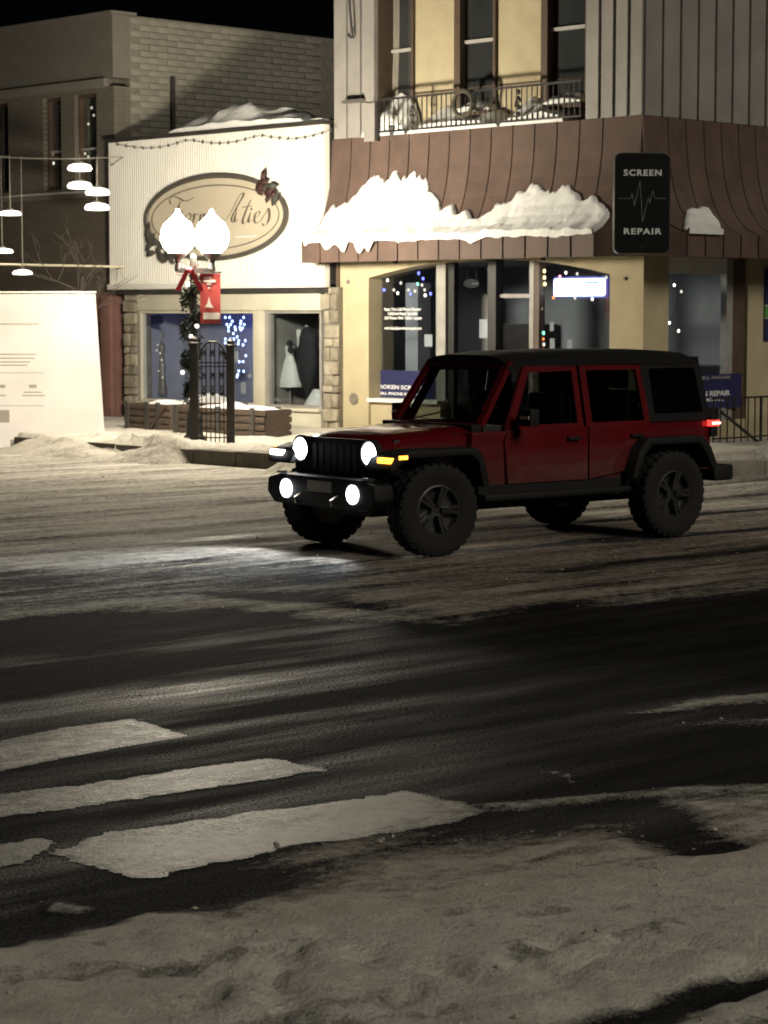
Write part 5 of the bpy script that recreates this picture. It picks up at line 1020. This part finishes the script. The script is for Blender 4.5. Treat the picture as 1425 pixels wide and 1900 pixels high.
# doors (each side), handles, body-coloured window frames
for s in (-1, 1):
    y0, y1 = s*.752, s*.785
    for nm, pf, hx in (('front_door', [(1.06, .60), (2.08, .60), (2.12, 1.0), (2.08, 1.10), (1.06, 1.11)], 1.18), ('rear_door', [(.56, .66), (1.04, .60), (1.04, 1.11), (.20, 1.11), (.20, .96), (.42, .93)], .34)):
        d = MB().prism(pf, min(y0, y1), max(y0, y1), 'y').build(nm, M_carred, car, bevel=.012)
        MB().box(hx, hx+.16, min(s*.79, s*.82), max(s*.79, s*.82), .985, 1.015).build('handle', M_plas, d, bevel=.006)
        if nm == 'front_door':
            fr_ = [(1.10, 1.10), (2.10, 1.10), (1.78, 1.68), (1.10, 1.69)]; gl = [(1.17, 1.14), (1.98, 1.14), (1.72, 1.625), (1.17, 1.635)]
        else:
            fr_ = [(.20, 1.10), (1.06, 1.10), (1.06, 1.69), (.24, 1.69)]; gl = [(.28, 1.14), (.98, 1.14), (.98, 1.635), (.31, 1.635)]
        m = MB(); yy = lambda z: s*(.765-(z-1.1)*.20)
        n4 = len(fr_); ring = []
        V = [(x, yy(z), z) for x, z in fr_]+[(x, yy(z), z) for x, z in gl]+[(x, yy(z)-s*.035, z) for x, z in fr_]+[(x, yy(z)-s*.035, z) for x, z in gl]
        Fs = []
        for i in range(4):
            j = (i+1) % 4; Fs += [(i, j, 4+j, 4+i), (8+i, 12+i, 12+j, 8+j), (i, 8+i, 8+j, j), (4+i, 4+j, 12+j, 12+i)]
        m.add(V, Fs).build('window_frame', M_carred, d)
        MB().add([(x, yy(z)-s*.018, z) for x, z in gl], [(0, 1, 2, 3)]).build('side_glass', M_dark_glass, d)
    # rear quarter: black hard-top side with glass
    yq = lambda z: s*(.755-(z-1.1)*.17)
    V = [(x, yq(z), z) for x, z in ((-.66, 1.12), (.22, 1.12), (.25, 1.72), (-.58, 1.72))]; m = MB(); m.rings([V, [(x, y-s*.04, z) for x, y, z in V]]); qd = m.build('hard_top_side', M_top, car)
    MB().add([(x, yq(z)+s*.004, z) for x, z in ((-.56, 1.20), (.12, 1.20), (.14, 1.64), (-.50, 1.64))], [(0, 1, 2, 3)]).build('quarter_glass', M_dark_glass, qd)
    # mirrors
    mr = MB().box(1.90, 2.02, min(s*.86, s*1.02), max(s*.86, s*1.02), 1.14, 1.30).box(1.93, 1.99, min(s*.76, s*.88), max(s*.76, s*.88), 1.14, 1.18).build('door_mirror', M_plas, car, bevel=.02)
    MB().box(2.018, 2.026, min(s*.88, s*1.0), max(s*.88, s*1.0), 1.205, 1.235).build('mirror_glint', M_white, mr)  # white strip painted in for a bright reflection on the mirror
    # front wing flare: flat-topped trapezoid, and rear flare
    fl = [(2.42, .62), (2.50, .90), (2.58, .965), (3.36, .965), (3.52, .92), (3.60, .80), (3.54, .78), (3.44, .86), (3.34, .90), (2.64, .90), (2.56, .84), (2.50, .60)]
    MB().prism(fl, min(s*.56, s*.925), max(s*.56, s*.925), 'y').build('wing_flare', M_plas, car, bevel=.02)
    rf = [(-.60, .66), (-.50, .86), (-.38, .975), (.38, .975), (.50, .86), (.60, .60), (.52, .58), (.43, .80), (.33, .905), (-.33, .905), (-.43, .80), (-.52, .64)]
    MB().prism(rf, min(s*.70, s*.925), max(s*.70, s*.925), 'y').build('rear_flare', M_plas, car, bevel=.02)
    MB().box(.55, 2.42, min(s*.70, s*.86), max(s*.70, s*.86), .46, .52).build('rock_rail', M_plas, car, bevel=.02)
    MB().box(.50, 2.44, min(s*.742, s*.768), max(s*.742, s*.768), .52, .60).build('sill', M_plas, car)
    # indicators, tail lamps
    ind = MB().box(3.50, 3.585, min(s*.72, s*.90), max(s*.72, s*.90), .855, .905).build('indicator', M_amber if s > 0 else M_fog, car, bevel=.01)
    MB().box(3.40, 3.50, min(s*.927, s*.932), max(s*.927, s*.932), .89, .925).build('side_marker', M_amber, car)
    tl = MB().box(-.72, -.62, min(s*.62, s*.80), max(s*.62, s*.80), .95, 1.15).build('tail_lamp', M_plas, car, bevel=.015)
    MB().box(-.732, -.60, min(s*.65, s*.808), max(s*.65, s*.808), 1.055, 1.115).build('lit_lens', M_tail, tl, bevel=.008); MB().box(-.74, -.625, min(s*.66, s*.815), max(s*.66, s*.815), 1.074, 1.096).build('lamp_core', M_tailhot, tl)
    MB().box(2.55, 2.62, min(s*.58, s*.64), max(s*.58, s*.64), .985, 1.075).build('bonnet_latch', M_plas, car); MB().box(3.20, 3.27, min(s*.545, s*.575), max(s*.545, s*.575), .99, 1.04).build('bonnet_latch', M_chrome, car)
# bonnet, tapered and slightly domed
m = MB(); rs_ = []
for x, hw, zt_, zs2 in ((2.36, .70, 1.145, 1.05), (2.75, .67, 1.135, 1.02), (3.15, .625, 1.105, .99), (3.38, .60, 1.07, .96), (3.46, .585, 1.02, .95)):
    rs_.append([(x, hw*math.sin(a)*1.0, zs2+(zt_-zs2)*(1-abs(math.sin(a))**6)) for a in np.linspace(-math.pi/2, math.pi/2, 15)]+[(x, hw*.98, .78), (x, -hw*.98, .78)])
m.rings(rs_); m.build('bonnet', M_carred, car, smooth=True, ang=35)
MB().box(2.30, 2.42, -.66, .66, 1.08, 1.155).build('cowl', M_plas, car, bevel=.01)
# grille with seven slots, round headlamps
gr_ = MB().prism([(-.60, .70), (-.64, .86), (-.62, 1.0), (-.55, 1.045), (.55, 1.045), (.62, 1.0), (.64, .86), (.60, .70)], 3.44, 3.50, 'x').build('grille', M_plas, car, bevel=.015)
for i in range(7): MB().box(3.497, 3.508, -.30+.1*i-.032, -.30+.1*i+.032, .74, .99).build('slot', M_black, gr_)
for s in (-1, 1):
    h = MB().lathe([(.125, -.02), (.13, .02), (.115, .03), (.105, .02)], (3.49, s*.515, .925), 22, 'x').build('headlamp', M_plas, car); MB().lathe([(.104, .015), (.095, .03), (.06, .042), (.01, .046)], (3.49, s*.515, .925), 22, 'x').build('lens', M_head, h, smooth=True)
    sd_ = bpy.data.lights.new('headlamp_beam', 'SPOT'); sd_.energy = 120; sd_.spot_size = math.radians(62); sd_.spot_blend = .75; sd_.color = (.86, .92, 1); sd_.shadow_soft_size = .06
    so_ = bpy.data.objects.new('headlamp_beam', sd_); COL.objects.link(so_); so_.parent = car; so_.location = (3.60, s*.515, .925); so_.rotation_euler = Vector((-1, 0, .30)).to_track_quat('Z', 'Y').to_euler()
for s in (-1, 1):
    sd_ = bpy.data.lights.new('fog_lamp_beam', 'SPOT'); sd_.energy = 65; sd_.spot_size = math.radians(105); sd_.spot_blend = .6; sd_.color = (.84, .92, 1); sd_.shadow_soft_size = .05
    so_ = bpy.data.objects.new('fog_lamp_beam', sd_); COL.objects.link(so_); so_.parent = car; so_.location = (3.74, s*.5, .565); so_.rotation_euler = Vector((-1, 0, .75)).to_track_quat('Z', 'Y').to_euler()
# front bumper with fog lamps, hooks
bp_ = MB().prism([(-.82, .52), (-.80, .66), (-.62, .70), (.62, .70), (.80, .66), (.82, .52), (.70, .42), (-.70, .42)], 3.46, 3.68, 'x').build('front_bumper', M_plas, car, bevel=.03)
for s in (-1, 1):
    MB().lathe([(.085, -.01), (.088, .012), (.07, .02)], (3.68, s*.50, .565), 18, 'x').build('fog_lamp', M_fog, bp_)
    MB().tube([(3.68, s*.27, .46), (3.75, s*.27, .46), (3.77, s*.27, .50), (3.68, s*.27, .54)], .014, 7).build('tow_hook', M_chrome, bp_); MB().box(3.60, 3.66, s*.64-.04, s*.64+.04, .70, .72).build('bumper_cap', M_chrome, bp_)
MB().box(3.68, 3.685, -.18, .18, .56, .66).build('number_plate', M_steel, bp_); MB().box(-.98, -.70, -.78, .78, .50, .66).build('rear_bumper', M_plas, car, bevel=.03)
# windscreen frame and roof
ws_ = [(2.33, -.66, 1.12), (2.33, .66, 1.12), (1.90, .60, 1.735), (1.90, -.60, 1.735)]; wi = [(2.30, -.58, 1.17), (2.30, .58, 1.17), (1.94, .53, 1.68), (1.94, -.53, 1.68)]
m = MB(); V = ws_+wi+[(x-.05, y, z-.02) for x, y, z in ws_]+[(x-.05, y, z-.02) for x, y, z in wi]; Fs = []
for i in range(4): j = (i+1) % 4; Fs += [(i, j, 4+j, 4+i), (8+i, 12+i, 12+j, 8+j), (i, 8+i, 8+j, j), (4+i, 4+j, 12+j, 12+i)]
wf = m.add(V, Fs).build('windscreen_frame', M_carred, car); MB().add([(x-.02, y, z-.01) for x, y, z in wi], [(0, 1, 2, 3)]).build('windscreen', M_wind, wf)
for s in (-.35, .2): MB().bar((2.33, s, 1.17), (2.22, s+.45, 1.27), .012).build('wiper', M_plas, wf)
m = MB(); m.rings([[(x, hw*math.sin(a), zt_-.10*(abs(math.sin(a))**5)) for a in np.linspace(-math.pi/2, math.pi/2, 13)]+[(x, hw, zt_-.14), (x, -hw, zt_-.14)] for x, hw, zt_ in ((1.93, .61, 1.785), (1.6, .645, 1.815), (.8, .66, 1.83), (0, .665, 1.825), (-.52, .66, 1.80), (-.62, .64, 1.75))]); m.build('roof', M_top, car, smooth=True, ang=40)
MB().add([(-.66, -.72, 1.13), (-.66, .72, 1.13), (-.60, .62, 1.73), (-.60, -.62, 1.73), (-.62, -.72, 1.13), (-.62, .72, 1.13), (-.56, .62, 1.73), (-.56, -.62, 1.73)], [(0, 1, 2, 3), (7, 6, 5, 4), (0, 4, 5, 1), (1, 5, 6, 2), (2, 6, 7, 3), (3, 7, 4, 0)]).build('rear_glass', M_dark_glass, car)
MB().box(-.70, -.665, -.70, .70, .62, 1.11).build('tailgate', M_carred, car, bevel=.01)
for x in (1.25, .35):
    for s in (-.36, .36): MB().box(x-.10, x+.40, s-.24, s+.24, .75, .95).box(x-.16, x+.0, s-.23, s+.23, .9, 1.42).box(x-.14, x-.06, s-.12, s+.12, 1.44, 1.62).build('seat', M_seat, car, bevel=.04)
MB().box(2.0, 2.3, -.68, .68, .95, 1.14).build('dashboard', M_seat, car); MB().tube([(1.88+.05*math.sin(a), .36+.18*math.cos(a), 1.14+.18*math.sin(a)) for a in np.linspace(0, 2*math.pi, 21)], .014, 6).build('steering_wheel', M_plas, car)
# wheels
tyre = MB(); prof = [(.235, -.105), (.33, -.135), (.385, -.132), (.408, -.115), (TR, -.06), (TR, .06), (.408, .115), (.385, .132), (.33, .135), (.235, .105)]
tyre.rings([[(r_*math.sin(2*math.pi*i/36), h_, r_*math.cos(2*math.pi*i/36)) for i in range(36)] for r_, h_ in prof+[prof[0]]], caps=False)
for i in range(30):
    a = 2*math.pi*i/30
    for yy_, w in ((-.085, .05), (.085, .05), (0, .045)):
        a2 = a+(.1 if yy_ == 0 else 0); c, s = math.cos(a2), math.sin(a2); r0, r1 = TR-.012, TR+.008; tt = .028
        tyre.rings([[(r*s+dx*c, yy_+dy, r*c-dx*s) for dx, dy in ((-tt, -w/2), (tt, -w/2), (tt, w/2), (-tt, w/2))] for r in (r0, r1)])
me_t = tyre.mesh('tyre', smooth=True, ang=35); me_t.materials.append(M_tyre)
rim = MB(); rim.lathe([(.236, -.10), (.236, .10), (.215, .105), (.20, .04), (.06, .03), (.05, .06), (.01, .06)], (0, 0, 0), 28, 'y')
for i in range(5):
    a = 2*math.pi*i/5
    for da in (-.16, .16): rim.bar((.05*math.sin(a+da), .07, .05*math.cos(a+da)), (.215*math.sin(a+da*.7), .092, .215*math.cos(a+da*.7)), .04, .03)
me_r = rim.mesh('rim', smooth=True, ang=35); me_r.materials.append(M_rim)
for x, s, st in ((0, 1, 0), (0, -1, 0), (WB, 1, -.10), (WB, -1, -.10)):
    w = link('wheel', me_t, car, (x, s*TK, TR+.0), (0, random.uniform(0, 1), (0 if s > 0 else math.pi)+st)); ORG[w.name] = (0, 0, 0); link('rim', me_r, w)
sp = link('spare_wheel', me_t, car, (-.86, 0, .98), (0, 0, math.pi/2)); link('rim', me_r, sp)
MB().tube([(0, -.72, TR), (0, .72, TR)], .05, 8).tube([(WB, -.72, TR), (WB, .72, TR)], .05, 8).build('axle', M_plas, car)
MB().tube([(-.3, .45, .42), (-.75, .5, .42)], .03, 8).build('exhaust_pipe', M_chrome, car)
